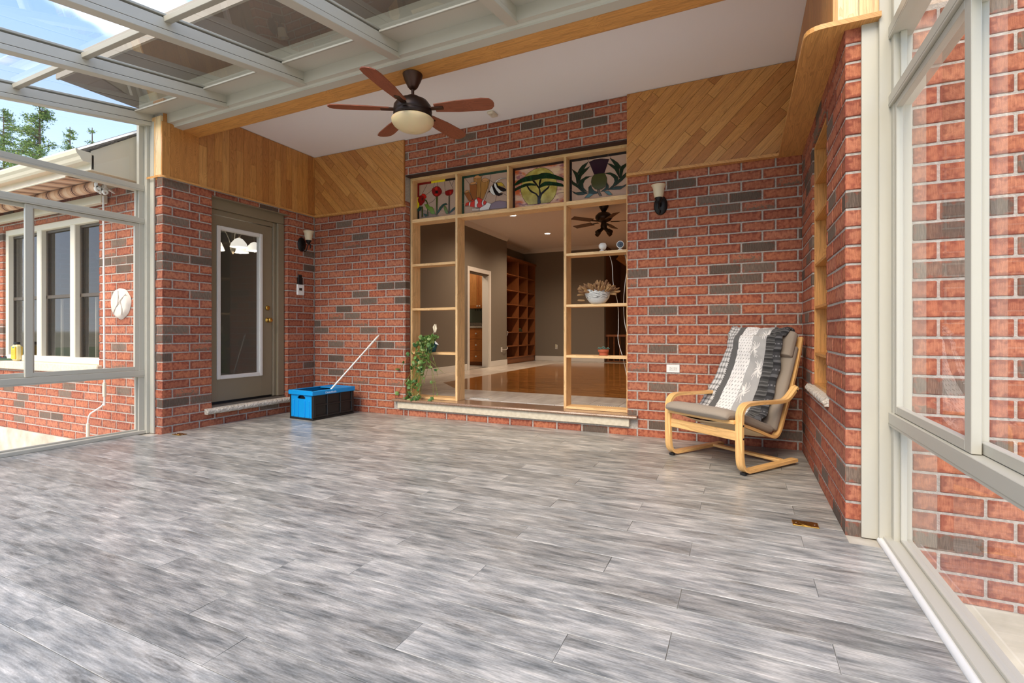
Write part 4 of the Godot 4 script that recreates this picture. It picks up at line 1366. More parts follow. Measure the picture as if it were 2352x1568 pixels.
func book_wall() -> void:
	var F := 0.20
	var t := thing("bookcase", "tall dark oak bookcase of three bays at the back of the living room", "bookcase", Vector3(-5.2, F, -11.715))
	var za := 0.965
	var zb := -0.965
	var Mo: Material = M.oak_room
	var D := -0.33
	pbox(t, "plinth", Vector3(-0.02, 0, za), Vector3(D, 0.135, zb), M.oak_room, 0.002)
	pbox(t, "back_panel", Vector3(D, 0.135, za), Vector3(D - 0.01, 2.6, zb), Mo, 0.0, 1)
	for z in [za - 0.011, 0.152, -0.435, zb + 0.011]:
		pbox(t, "upright", Vector3(0, 0.135, z + 0.011), Vector3(D, 2.6, z - 0.011), Mo, 0.001)
	var bays := [[za - 0.022, 0.163], [0.141, -0.424], [-0.446, zb + 0.022]]
	for y in [0.155, 0.443, 0.792, 1.156, 1.484, 1.834, 2.228]:
		for bq in bays:
			pbox(t, "shelf", Vector3(-0.004, y - 0.02, bq[0]), Vector3(D, y, bq[1]), Mo, 0.001)
	var top := pbox(t, "cornice", Vector3(0.03, 2.6, za), Vector3(D, 2.66, zb), Mo, 0.004)
	for i in 38:
		part(top, "dentil", boxm(Vector3(0.02, 0.026, 0.026), 0.0), Mo, Vector3(0.19, -0.008, 0.94 - i * 0.0505))
	var bk := thing("stacked_books", "small stack of dark books on the middle bookcase shelf", "books", Vector3(-5.3, F + 0.792, -11.72))
	for i in 4:
		part(bk, "book", boxm(Vector3(0.17, 0.022, 0.24), 0.003), mat([rgb(40, 48, 40), rgb(60, 70, 40), rgb(36, 34, 36), rgb(96, 112, 60)][i], 0.6), Vector3(0, 0.011 + i * 0.022, 0.01 * (i % 2)), Basis(Vector3.UP, 0.1 * i))
	var cb := thing("loose_cable", "white cable hanging from the bookcase to the wall outlet", "cable", Vector3.ZERO)
	var m := mb()
	m.tube(smooth_path([Vector3(-5.3, 0.998, -10.95), Vector3(-5.19, 1.0, -10.88), Vector3(-5.185, 0.93, -10.86), Vector3(-5.25, 0.82, -10.83)], 5), 0.006, 6)
	part(cb, "wire", m.done(), M.white)
	m = mb()
	m.tube(smooth_path([Vector3(-5.14, 0.57, -10.46), Vector3(-5.10, 0.57, -10.6), Vector3(-5.16, 0.60, -10.82), Vector3(-5.25, 0.648, -10.9)], 5), 0.006, 6)
	part(cb, "wire", m.done(), M.white)

func kitchen() -> void:
	var F := 0.20
	var z := -10.1
	var c := thing("base_cabinet", "oak base cabinet with three drawers seen through the kitchen doorway", "cabinet", Vector3(-5.69, F, z))
	pbox(c, "carcass", Vector3(-0.5, 0.1, -0.6), Vector3(0.36, 0.88, -0.02), M.oak_drawer, 0.0)
	pbox(c, "toe_kick", Vector3(-0.5, 0, -0.6), Vector3(0.36, 0.1, -0.06), M.oak_room, 0.0)
	for q in [[0.09, 0.345], [0.355, 0.615], [0.625, 0.88]]:
		var d := pbox(c, "drawer", Vector3(-0.25, q[0], -0.02), Vector3(0.36, q[1], 0.0), M.oak_drawer, 0.003)
		var k := mb()
		k.lathe([Vector2(0.0, 0.0), Vector2(0.008, 0.0), Vector2(0.008, 0.012), Vector2(0.018, 0.018), Vector2(0.016, 0.03), Vector2(0.0, 0.033)], 14, Vector3.ZERO, Basis(Vector3.RIGHT, PI / 2))
		part(d, "knob", k.done(), M.white, Vector3(0, 0, 0.01))
	var wt := thing("worktop", "speckled grey worktop on the kitchen drawers", "worktop", Vector3(-5.76, F + 0.88, z - 0.3))
	part(wt, "slab", boxm(Vector3(0.9, 0.04, 0.64), 0.006), tri_mat(speckle(128, 128, 62, rgb(176, 166, 152), rgb(208, 200, 188), rgb(130, 118, 104), 0.3), 0.3, 2.0), Vector3(0, 0.02, 0.0))
	part(wt, "splash", boxm(Vector3(0.9, 0.1, 0.02), 0.003), tri_mat(speckle(128, 128, 63, rgb(176, 166, 152), rgb(208, 200, 188), rgb(130, 118, 104), 0.3), 0.3, 2.0), Vector3(0, 0.09, -0.31))
	var u := thing("wall_cabinet", "oak wall cabinet with two doors above the kitchen worktop", "cabinet", Vector3(-5.69, 1.56, z - 0.25))
	pbox(u, "carcass", Vector3(-0.45, 0, -0.35), Vector3(0.36, 0.9, 0), M.oak_drawer, 0.0)
	for q in [[-0.44, -0.004], [0.0, 0.36]]:
		var d := pbox(u, "door", Vector3(q[0], 0, 0), Vector3(q[1], 0.9, 0.02), M.oak_drawer, 0.003)
		pbox(d, "panel", Vector3((q[0] - q[1]) * 0.5 + 0.06, -0.38, 0.008), Vector3((q[1] - q[0]) * 0.5 - 0.06, 0.38, 0.014), M.oak1, 0.004)
		var k := mb()
		k.lathe([Vector2(0.0, 0.0), Vector2(0.008, 0.0), Vector2(0.008, 0.012), Vector2(0.018, 0.018), Vector2(0.016, 0.03), Vector2(0.0, 0.033)], 14, Vector3.ZERO, Basis(Vector3.RIGHT, PI / 2))
		part(d, "knob", k.done(), M.white, Vector3((q[1] - q[0]) * 0.5 * (0.85 if q[0] < -0.1 else -0.85), -0.40, 0.01))
	var bs := thing("backsplash", "grey-green backsplash panel with cup hooks under the wall cabinet", "backsplash", Vector3(-5.7, 1.125, -10.70))
	part(bs, "panel", boxm(Vector3(0.95, 0.43, 0.015), 0.0), mat(rgb(128, 140, 124), 0.4), Vector3(0, 0.215, -0.03))
	for i in 9:
		part(bs, "hook", boxm(Vector3(0.012, 0.05, 0.012), 0.003), M.black, Vector3(-0.3 + i * 0.07, 0.41, -0.01))
	var kl := thing("kitchen_ceiling_light", "round ceiling light in the kitchen beyond the doorway", "ceiling light", Vector3(-6.1, 3.27, -9.2))
	var km2 := mb()
	km2.lathe([Vector2(0.0, -0.09), Vector2(0.08, -0.08), Vector2(0.14, -0.045), Vector2(0.16, 0.0)], 24)
	part(kl, "lamp_bowl", km2.done(), glow(rgb(255, 244, 226), 1.5))
	omni(Vector3(-6.1, 3.05, -9.2), rgb(255, 230, 200), 0.35, 0.15, "kitchen_lamp")
	var kt := thing("glass_jug", "clear glass jug on the kitchen worktop", "jug", Vector3(-5.46, F + 0.92, z - 0.18))
	var m := mb()
	m.lathe([Vector2(0.0, 0.0), Vector2(0.06, 0.0), Vector2(0.065, 0.02), Vector2(0.062, 0.13), Vector2(0.05, 0.17)], 18)
	part(kt, "glass_body", m.done(), glass(0.25, Color(0.7, 0.72, 0.7)))
	m = mb()
	m.tube(smooth_path([Vector3(-0.055, 0.15, 0), Vector3(-0.11, 0.13, 0), Vector3(-0.11, 0.06, 0), Vector3(-0.06, 0.03, 0)], 4), 0.007, 6)
	part(kt, "handle", m.done(), M.black)

func railing() -> void:
	var t := thing("stair_railing", "oak stair railing with turned balusters at the back of the living room", "railing", Vector3(-3.36, 0.20, -12.84))
	pbox(t, "handrail", Vector3(-0.1, 0.66, -0.03), Vector3(2.6, 0.72, 0.03), M.oak_room, 0.01)
	pbox(t, "base_rail", Vector3(-0.1, 0.0, -0.05), Vector3(2.6, 0.03, 0.05), M.oak_room, 0.004)
	for i in 16:
		var m := mb()
		var p := []
		for q in [[0.016, 0.03], [0.02, 0.12], [0.012, 0.16], [0.02, 0.2], [0.015, 0.3], [0.012, 0.45], [0.018, 0.5], [0.012, 0.54], [0.014, 0.66]]: p.append(Vector2(q[0], q[1]))
		m.lathe(p, 8)
		part(t, "baluster", m.done(), M.oak_room, Vector3(0.02 + i * 0.155, 0, 0))
	var s := thing("stair_stringer", "slanting oak stair stringer in the brown stairwell", "stringer", Vector3(-2.3, 2.5, -13.4))
	var m2 := mb()
	m2.box(Vector3.ZERO, Vector3(1.85, 0.2, 0.05), 0.004, Basis(Vector3(0, 0, 1), -0.64))
	part(s, "board", m2.done(), M.oak0)

func chandelier() -> void:
	# lit pendant in the dining room behind the entrance door
	M.nickel = mat(rgb(150, 144, 130), 0.3, 0.9)
	var at := Vector3(-6.75, 2.29, -4.80)
	var c := thing("chandelier", "lit chandelier with white glass shades behind the door glass", "chandelier", at)
	var m := mb()
	m.tube(V3([Vector3(0, -0.12, 0), Vector3(0, 0.95, 0)]), 0.012, 8)
	m.lathe([Vector2(0.0, -0.16), Vector2(0.03, -0.12), Vector2(0.045, -0.04), Vector2(0.02, 0.05), Vector2(0.035, 0.12), Vector2(0.012, 0.2)], 16)
	part(c, "stem", m.done(), M.nickel)
	for i in 5:
		var a := TAU * i / 5.0 + 0.35
		var d := Vector3(cos(a), 0, sin(a))
		m = mb()
		m.tube(smooth_path([Vector3(0, -0.02, 0) + d * 0.03, d * 0.12 + Vector3(0, 0.16, 0), d * 0.25 + Vector3(0, 0.16, 0), d * 0.28 + Vector3(0, 0.05, 0)], 5), 0.008, 6)
		var arm := part(c, "arm", m.done(), M.nickel)
		m = mb()
		m.lathe([Vector2(0.115, -0.09), Vector2(0.095, -0.03), Vector2(0.055, 0.02), Vector2(0.02, 0.04)], 20)
		part(arm, "shade", m.done(), glow(rgb(255, 250, 238), 0.25), d * 0.28)
		m = mb()
		m.lathe([Vector2(0.0, -0.11), Vector2(0.03, -0.10), Vector2(0.04, -0.07), Vector2(0.03, -0.03), Vector2(0.0, -0.02)], 14)
		part(arm, "lamp_bulb", m.done(), glow(rgb(255, 248, 232), 1.2), d * 0.28)
	omni(at + Vector3(0, -0.22, 0), rgb(255, 230, 196), 0.07, 0.25, "chandelier_lamp")

func outlet_plate(called: String, label: String, at: Vector3, basis: Basis) -> Node3D:
	var o := thing(called, label, "outlet", at)
	o.basis = basis
	part(o, "plate", boxm(Vector3(0.07, 0.115, 0.006), 0.002), M.white, Vector3(0, 0, 0.003))
	for y in [-0.025, 0.025]:
		part(o, "socket", boxm(Vector3(0.034, 0.03, 0.003), 0.001), M.white_trim, Vector3(0, y, 0.007))
	return o

# outlines of the coloured glass, metres from the lower corner of each panel
const STAINED := [
	{"x": -3.608, "pieces": [
		["poppy", [0.08, 0.325, 0.117, 0.312, 0.134, 0.287, 0.131, 0.268, 0.11, 0.255, 0.11, 0.228, 0.099, 0.213, 0.061, 0.182, 0.033, 0.182, 0.03, 0.209, 0.014, 0.231, 0.009, 0.263, 0.023, 0.284, 0.028, 0.299, 0.056, 0.308]],
		["poppy2", [0.056, 0.308, 0.08, 0.325, 0.117, 0.312, 0.134, 0.287, 0.131, 0.268, 0.108, 0.257, 0.094, 0.288]],
		["black", [0.067, 0.272, 0.076, 0.274, 0.081, 0.254, 0.073, 0.24, 0.066, 0.248]],
		["poppy", [0.238, 0.375, 0.265, 0.387, 0.293, 0.388, 0.32, 0.377, 0.343, 0.351, 0.359, 0.322, 0.352, 0.296, 0.329, 0.276, 0.297, 0.262, 0.265, 0.268, 0.238, 0.287, 0.224, 0.311, 0.215, 0.339, 0.219, 0.366]],
		["poppy2", [0.238, 0.298, 0.284, 0.304, 0.304, 0.29, 0.293, 0.271, 0.261, 0.276]],
		["poppy2", [0.247, 0.37, 0.275, 0.384, 0.293, 0.386, 0.302, 0.34, 0.265, 0.341]],
		["black", [0.263, 0.322, 0.27, 0.333, 0.288, 0.334, 0.304, 0.327, 0.306, 0.313, 0.293, 0.303, 0.275, 0.305]],
		["poppy", [0.406, 0.313, 0.459, 0.323, 0.517, 0.322, 0.519, 0.299, 0.504, 0.27, 0.473, 0.255, 0.428, 0.259, 0.408, 0.278]],
		["poppy2", [0.464, 0.306, 0.491, 0.306, 0.491, 0.268, 0.468, 0.267]],
		["olive", [0.279, 0.263, 0.3, 0.264, 0.293, 0.042, 0.275, 0.04]],
		["dkgreen", [0.457, 0.253, 0.468, 0.252, 0.466, 0.044, 0.453, 0.041]],
		["olive", [0.113, 0.251, 0.136, 0.24, 0.155, 0.207, 0.159, 0.149, 0.164, 0.041, 0.148, 0.041, 0.15, 0.15, 0.141, 0.209, 0.113, 0.239]],
		["olive", [0.07, 0.174, 0.085, 0.157, 0.085, 0.042, 0.067, 0.039]],
		["lime", [0.108, 0.189, 0.164, 0.187, 0.182, 0.154, 0.224, 0.145, 0.247, 0.108, 0.265, 0.056, 0.206, 0.062, 0.182, 0.107, 0.145, 0.131]],
		["teal", [0.297, 0.047, 0.297, 0.076, 0.329, 0.13, 0.374, 0.164, 0.419, 0.17, 0.442, 0.154, 0.392, 0.146, 0.361, 0.119, 0.338, 0.091, 0.306, 0.06]],
		["lime2", [0.392, 0.146, 0.419, 0.125, 0.446, 0.072, 0.446, 0.042, 0.424, 0.04, 0.401, 0.073, 0.388, 0.116]],
		["teal", [0.468, 0.059, 0.517, 0.099, 0.55, 0.112, 0.55, 0.088, 0.513, 0.065, 0.464, 0.04]],
		["teal", [0.009, 0.145, 0.033, 0.168, 0.061, 0.167, 0.07, 0.154, 0.052, 0.121, 0.018, 0.109, 0.004, 0.13]],
		["teal", [0.094, 0.078, 0.141, 0.065, 0.15, 0.043, 0.122, 0.04]],
	], "lines": [
		[0.155, 0.444, 0.077, 0.329],
		[0.256, 0.442, 0.231, 0.368],
		[0.293, 0.445, 0.293, 0.388],
		[0.392, 0.444, 0.404, 0.32],
		[0.457, 0.443, 0.513, 0.33],
		[0.533, 0.444, 0.499, 0.381],
		[0.131, 0.303, 0.215, 0.351],
		[0.169, 0.194, 0.229, 0.214, 0.275, 0.259],
		[0.352, 0.3, 0.406, 0.294],
	]},
	{"x": -2.947, "pieces": [
		["amber", [0.133, 0.419, 0.238, 0.413, 0.228, 0.33, 0.226, 0.271, 0.213, 0.177, 0.167, 0.182, 0.177, 0.292, 0.175, 0.366, 0.133, 0.382]],
		["amber2", [0.133, 0.423, 0.158, 0.444, 0.192, 0.445, 0.238, 0.42, 0.217, 0.404, 0.167, 0.405]],
		["brown", [0.078, 0.352, 0.171, 0.348, 0.177, 0.292, 0.165, 0.171, 0.12, 0.173, 0.086, 0.262]],
		["amber2", [0.076, 0.356, 0.108, 0.374, 0.15, 0.376, 0.173, 0.362, 0.146, 0.344, 0.099, 0.344]],
		["amber", [0.23, 0.373, 0.34, 0.368, 0.317, 0.282, 0.259, 0.161, 0.217, 0.176, 0.226, 0.271, 0.224, 0.33]],
		["amber2", [0.234, 0.376, 0.259, 0.399, 0.288, 0.402, 0.342, 0.373, 0.309, 0.356, 0.263, 0.356]],
		["brown", [0.005, 0.261, 0.073, 0.271, 0.116, 0.177, 0.082, 0.151, 0.061, 0.172]],
		["amber2", [0.005, 0.264, 0.03, 0.287, 0.073, 0.286, 0.069, 0.268, 0.035, 0.257]],
		["orange", [0.02, 0.109, 0.03, 0.138, 0.073, 0.152, 0.069, 0.108]],
		["white", [0.073, 0.146, 0.093, 0.141, 0.086, 0.104, 0.069, 0.108]],
		["orange", [0.093, 0.142, 0.15, 0.158, 0.148, 0.077, 0.086, 0.095]],
		["white", [0.15, 0.166, 0.175, 0.17, 0.196, 0.127, 0.175, 0.107, 0.179, 0.074, 0.146, 0.081]],
		["orange", [0.175, 0.185, 0.2, 0.186, 0.251, 0.158, 0.238, 0.123, 0.255, 0.077, 0.217, 0.066, 0.182, 0.075, 0.177, 0.107, 0.196, 0.127]],
		["white", [0.257, 0.157, 0.271, 0.144, 0.259, 0.117, 0.267, 0.09, 0.255, 0.08, 0.238, 0.115]],
		["orange", [0.274, 0.144, 0.305, 0.122, 0.288, 0.095, 0.269, 0.093, 0.259, 0.117]],
		["orange", [0.095, 0.15, 0.108, 0.17, 0.141, 0.17, 0.146, 0.161]],
		["orange", [0.163, 0.07, 0.213, 0.061, 0.184, 0.057]],
		["white", [0.217, 0.062, 0.292, 0.095, 0.309, 0.118, 0.362, 0.094, 0.333, 0.034, 0.213, 0.033]],
		["beige", [0.108, 0.072, 0.209, 0.06, 0.205, 0.033, 0.116, 0.036]],
		["purple", [0.342, 0.033, 0.362, 0.094, 0.419, 0.117, 0.476, 0.118, 0.56, 0.098, 0.56, 0.031]],
		["white", [0.399, 0.322, 0.423, 0.323, 0.44, 0.274, 0.488, 0.228, 0.52, 0.217, 0.464, 0.202, 0.427, 0.246, 0.403, 0.289]],
		["black", [0.399, 0.326, 0.403, 0.289, 0.427, 0.246, 0.464, 0.202, 0.512, 0.197, 0.504, 0.183, 0.46, 0.172, 0.427, 0.188, 0.399, 0.228, 0.379, 0.292]],
		["black", [0.423, 0.323, 0.436, 0.325, 0.456, 0.286, 0.528, 0.256, 0.556, 0.234, 0.552, 0.22, 0.52, 0.217, 0.488, 0.228, 0.44, 0.274]],
		["white", [0.366, 0.297, 0.379, 0.292, 0.399, 0.228, 0.419, 0.193, 0.399, 0.188, 0.362, 0.218, 0.342, 0.253, 0.358, 0.28]],
		["black", [0.327, 0.228, 0.34, 0.25, 0.35, 0.23]],
		["yellow2", [0.436, 0.325, 0.496, 0.321, 0.524, 0.292, 0.516, 0.275, 0.456, 0.286]],
		["yellow2", [0.528, 0.284, 0.544, 0.261, 0.524, 0.26]],
		["white", [0.405, 0.329, 0.44, 0.357, 0.5, 0.371, 0.556, 0.365, 0.556, 0.356, 0.504, 0.363, 0.456, 0.348, 0.431, 0.329]],
	], "lines": [
		[0.009, 0.443, 0.078, 0.356],
		[0.131, 0.468, 0.133, 0.423],
		[0.251, 0.444, 0.238, 0.416],
		[0.362, 0.447, 0.342, 0.373],
		[0.342, 0.37, 0.399, 0.328],
		[0.34, 0.366, 0.325, 0.259, 0.284, 0.154],
		[0.429, 0.185, 0.415, 0.117],
		[0.512, 0.197, 0.56, 0.169],
		[0.005, 0.1, 0.069, 0.1],
	]},
	{"x": -2.285, "pieces": [
		["moon", [0.306, 0.423, 0.356, 0.413, 0.402, 0.388, 0.444, 0.35, 0.478, 0.292, 0.497, 0.232, 0.495, 0.172, 0.478, 0.109, 0.448, 0.063, 0.41, 0.033, 0.16, 0.035, 0.12, 0.078, 0.088, 0.133, 0.07, 0.194, 0.072, 0.253, 0.096, 0.313, 0.124, 0.357, 0.168, 0.391, 0.247, 0.421]],
		["forest", [-0.012, 0.264, -0.001, 0.288, 0.039, 0.32, 0.108, 0.344, 0.184, 0.354, 0.274, 0.35, 0.313, 0.361, 0.371, 0.358, 0.418, 0.345, 0.494, 0.311, 0.546, 0.286, 0.572, 0.269, 0.572, 0.24, 0.531, 0.26, 0.448, 0.283, 0.371, 0.299, 0.294, 0.302, 0.215, 0.294, 0.128, 0.294, 0.068, 0.287, 0.023, 0.27]],
		["forest", [-0.006, 0.203, -0.001, 0.233, 0.047, 0.253, 0.128, 0.272, 0.176, 0.271, 0.223, 0.26, 0.251, 0.242, 0.251, 0.234, 0.196, 0.245, 0.144, 0.244, 0.088, 0.233, 0.035, 0.217]],
		["forest", [0.278, 0.216, 0.317, 0.248, 0.356, 0.265, 0.41, 0.259, 0.501, 0.235, 0.546, 0.219, 0.569, 0.198, 0.569, 0.186, 0.516, 0.194, 0.444, 0.214, 0.371, 0.221, 0.317, 0.212, 0.29, 0.2]],
		["black", [0.27, 0.036, 0.27, 0.108, 0.247, 0.14, 0.192, 0.169, 0.164, 0.201, 0.142, 0.241, 0.154, 0.243, 0.184, 0.199, 0.215, 0.173, 0.255, 0.15, 0.286, 0.114, 0.292, 0.146, 0.286, 0.194, 0.255, 0.238, 0.208, 0.293, 0.235, 0.291, 0.274, 0.235, 0.296, 0.2, 0.309, 0.147, 0.352, 0.178, 0.383, 0.196, 0.398, 0.212, 0.41, 0.214, 0.402, 0.19, 0.364, 0.163, 0.321, 0.128, 0.302, 0.079, 0.308, 0.035]],
		["black", [0.286, 0.215, 0.286, 0.259, 0.298, 0.297, 0.317, 0.298, 0.309, 0.267, 0.298, 0.229]],
	], "lines": [
		[0.247, 0.422, 0.286, 0.44, 0.304, 0.423],
		[0.494, 0.124, 0.571, 0.123],
	]},
	{"x": -1.638, "pieces": [
		["violet", [0.201, 0.406, 0.257, 0.422, 0.322, 0.423, 0.412, 0.406, 0.363, 0.271, 0.31, 0.272, 0.255, 0.271]],
		["bulb", [0.255, 0.267, 0.303, 0.272, 0.367, 0.267, 0.39, 0.215, 0.388, 0.168, 0.371, 0.129, 0.337, 0.107, 0.303, 0.104, 0.265, 0.116, 0.234, 0.15, 0.223, 0.193, 0.23, 0.237]],
		["bark", [0.288, 0.104, 0.314, 0.102, 0.318, 0.076, 0.337, 0.037, 0.314, 0.036, 0.291, 0.076]],
		["leaf", [0.078, 0.31, 0.094, 0.345, 0.129, 0.382, 0.194, 0.409, 0.172, 0.376, 0.145, 0.338, 0.09, 0.297]],
		["leaf", [0.091, 0.292, 0.145, 0.336, 0.213, 0.361, 0.172, 0.316, 0.122, 0.274, 0.102, 0.223, 0.086, 0.195]],
		["leaf", [0.015, 0.357, 0.039, 0.338, 0.078, 0.308, 0.088, 0.286, 0.082, 0.192, 0.067, 0.197, 0.059, 0.259, 0.039, 0.308]],
		["leaf", [0.082, 0.186, 0.11, 0.23, 0.165, 0.257, 0.242, 0.256, 0.207, 0.251, 0.157, 0.224, 0.137, 0.188, 0.141, 0.146, 0.172, 0.109, 0.196, 0.091, 0.137, 0.119, 0.102, 0.151]],
		["leaf", [0.011, 0.246, 0.031, 0.221, 0.082, 0.184, 0.137, 0.116, 0.188, 0.084, 0.172, 0.075, 0.11, 0.12, 0.071, 0.159, 0.019, 0.196]],
		["leaf", [0.017, 0.124, 0.055, 0.104, 0.126, 0.103, 0.188, 0.082, 0.137, 0.071, 0.086, 0.075, 0.043, 0.094]],
		["leaf", [0.196, 0.143, 0.223, 0.166, 0.234, 0.127, 0.257, 0.098, 0.29, 0.083, 0.29, 0.068, 0.234, 0.071, 0.196, 0.081]],
		["teal2", [0.153, 0.037, 0.197, 0.079, 0.288, 0.067, 0.249, 0.064, 0.203, 0.035]],
		["leaf", [0.421, 0.414, 0.46, 0.39, 0.501, 0.355, 0.534, 0.31, 0.512, 0.283, 0.468, 0.337]],
		["leaf", [0.393, 0.363, 0.438, 0.349, 0.479, 0.321, 0.516, 0.279, 0.518, 0.195, 0.501, 0.23, 0.471, 0.289]],
		["leaf", [0.523, 0.286, 0.541, 0.316, 0.59, 0.336, 0.59, 0.313, 0.559, 0.277, 0.541, 0.206, 0.52, 0.195]],
		["leaf", [0.371, 0.264, 0.423, 0.265, 0.471, 0.241, 0.505, 0.208, 0.508, 0.17, 0.475, 0.127, 0.408, 0.099, 0.453, 0.134, 0.47, 0.168, 0.464, 0.202, 0.427, 0.24]],
		["leaf", [0.516, 0.184, 0.552, 0.216, 0.59, 0.245, 0.59, 0.207, 0.548, 0.169, 0.49, 0.129, 0.408, 0.087, 0.39, 0.093, 0.476, 0.126]],
		["leaf", [0.414, 0.092, 0.482, 0.115, 0.548, 0.111, 0.59, 0.125, 0.578, 0.107, 0.527, 0.08, 0.46, 0.084]],
		["leaf", [0.39, 0.167, 0.408, 0.132, 0.408, 0.1, 0.363, 0.082, 0.322, 0.078, 0.375, 0.114]],
		["teal2", [0.356, 0.081, 0.408, 0.08, 0.447, 0.037, 0.408, 0.036]],
	], "lines": [
		[0.178, 0.449, 0.197, 0.406],
		[0.44, 0.448, 0.421, 0.414],
		[0.232, 0.206, 0.303, 0.134, 0.363, 0.119],
		[0.386, 0.197, 0.31, 0.14, 0.249, 0.133],
		[0.253, 0.204, 0.326, 0.261],
		[0.375, 0.18, 0.295, 0.261],
	]},
]

# ---------------------------------------------------------------- shelf frame and stained glass
func build_shelf_frame() -> void:
	var t := thing("shelf_divider", "pale oak open shelf frame filling the wide brick opening", "shelf unit", Vector3(-2.318, 0.195, -4.963))
	var ox := -2.318
	var oy := 0.195
	var zf := 0.083
	var zb := -0.083
	var parts := [
		["side_post", -3.634, -3.607, 0.195, 2.852], ["side_post", -1.028, -1.001, 0.195, 2.852],
		["post", -3.0, -2.972, 0.195, 2.822], ["post", -1.680, -1.652, 0.195, 2.822], ["transom_post", -2.339, -2.314, 2.352, 2.822],
		["top_rail", -3.607, -1.028, 2.822, 2.852], ["transom", -3.607, -3.0, 2.312, 2.353], ["transom", -2.972, -1.680, 2.312, 2.353], ["transom", -1.652, -1.028, 2.312, 2.353],
		["bottom_rail", -3.607, -3.0, 0.197, 0.223], ["bottom_rail", -1.652, -1.028, 0.197, 0.223]]
	for y in [1.813, 1.282, 0.756]:
		parts.append(["shelf", -3.607, -3.0, y - 0.028, y])
		parts.append(["shelf", -1.652, -1.028, y - 0.028, y])
	var k := 0
	for p in parts:
		pbox(t, p[0], Vector3(p[1] - ox, p[3] - oy, zb), Vector3(p[2] - ox, p[4] - oy, zf), M.oak_light if k % 2 == 0 else M.oak_light2, 0.0015)
		k += 1

func stained_mats() -> Dictionary:
	var d := {}
	var cols := {"poppy": rgb(132, 12, 14), "poppy2": rgb(190, 30, 18), "black": rgb(14, 13, 14), "olive": rgb(64, 78, 24), "dkgreen": rgb(24, 40, 24), "lime": rgb(98, 132, 24), "lime2": rgb(88, 112, 30), "teal": rgb(18, 62, 48), "teal2": rgb(76, 112, 112),
		"amber": rgb(196, 150, 92), "amber2": rgb(206, 150, 96), "brown": rgb(146, 88, 46), "orange": rgb(206, 44, 24), "white": rgb(226, 224, 220), "beige": rgb(206, 186, 168), "purple": rgb(128, 106, 118), "yellow2": rgb(196, 164, 62),
		"moon": rgb(206, 196, 130), "forest": rgb(10, 66, 36), "violet": rgb(40, 18, 36), "bulb": rgb(70, 72, 34), "bark": rgb(84, 70, 42), "leaf": rgb(20, 46, 28), "yellow": rgb(226, 204, 24), "red": rgb(120, 10, 12), "maroon": rgb(40, 16, 20), "dark": rgb(24, 20, 26), "green": rgb(22, 66, 54)}
	for k in cols:
		d[k] = mat(cols[k], 0.16)
	d.moon.albedo_texture = mottle(128, 64, 815, rgb(190, 178, 120), rgb(255, 250, 210), 0.03)
	d.amber.albedo_texture = mottle(128, 16, 816, rgb(190, 170, 140), rgb(255, 250, 230), 0.06)
	d.amber.uv1_scale = Vector3(6, 1, 1)
	d.forest.albedo_texture = mottle(128, 64, 817, rgb(120, 130, 120), rgb(255, 255, 255), 0.04)
	d.forest.uv1_scale = Vector3(3, 3, 1)
	d.moon.uv1_scale = Vector3(2.5, 4, 1)
	var sw := mat(Color.WHITE, 0.16)
	sw.albedo_texture = sunset_tex()
	sw.uv1_scale = Vector3(1.6, 2.3, 1)
	d.sunset = sw
	var clear := glass(0.36, rgb(190, 178, 168), 0.2)
	clear.normal_enabled = true
	clear.normal_texture = ripple_tex()
	clear.normal_scale = 0.7
	clear.uv1_scale = Vector3(4, 4, 1)
	d.clear = clear
	return d

func ripple_tex() -> ImageTexture:
	var im := Image.create_from_data(128, 128, false, Image.FORMAT_L8, nz(128, 128, 0.09, 818, 1, 3, 3))
	im.convert(Image.FORMAT_RGBA8)
	im.bump_map_to_normal_map(4.0)
	return ImageTexture.create_from_image(im)

func sunset_tex() -> ImageTexture:
	var w := 256
	var h := 128
	var a := nz(w, h, 0.035, 819, 4, 1, 4)
	var b := nz(w, h, 0.05, 820, 3, 1, 3)
	var d := PackedByteArray()
	d.resize(w * h * 3)
	for i in w * h:
		var c := rgb(214, 172, 150).lerp(rgb(198, 96, 52), clampf((a[i] - 120) / 70.0, 0, 1))
		c = c.lerp(rgb(158, 104, 110), clampf((b[i] - 150) / 50.0, 0, 1))
		c = c.lerp(rgb(226, 196, 160), clampf((90 - a[i]) / 40.0, 0, 1))
		d[i * 3] = int(c.r * 255); d[i * 3 + 1] = int(c.g * 255); d[i * 3 + 2] = int(c.b * 255)
	return tex(w, h, d)

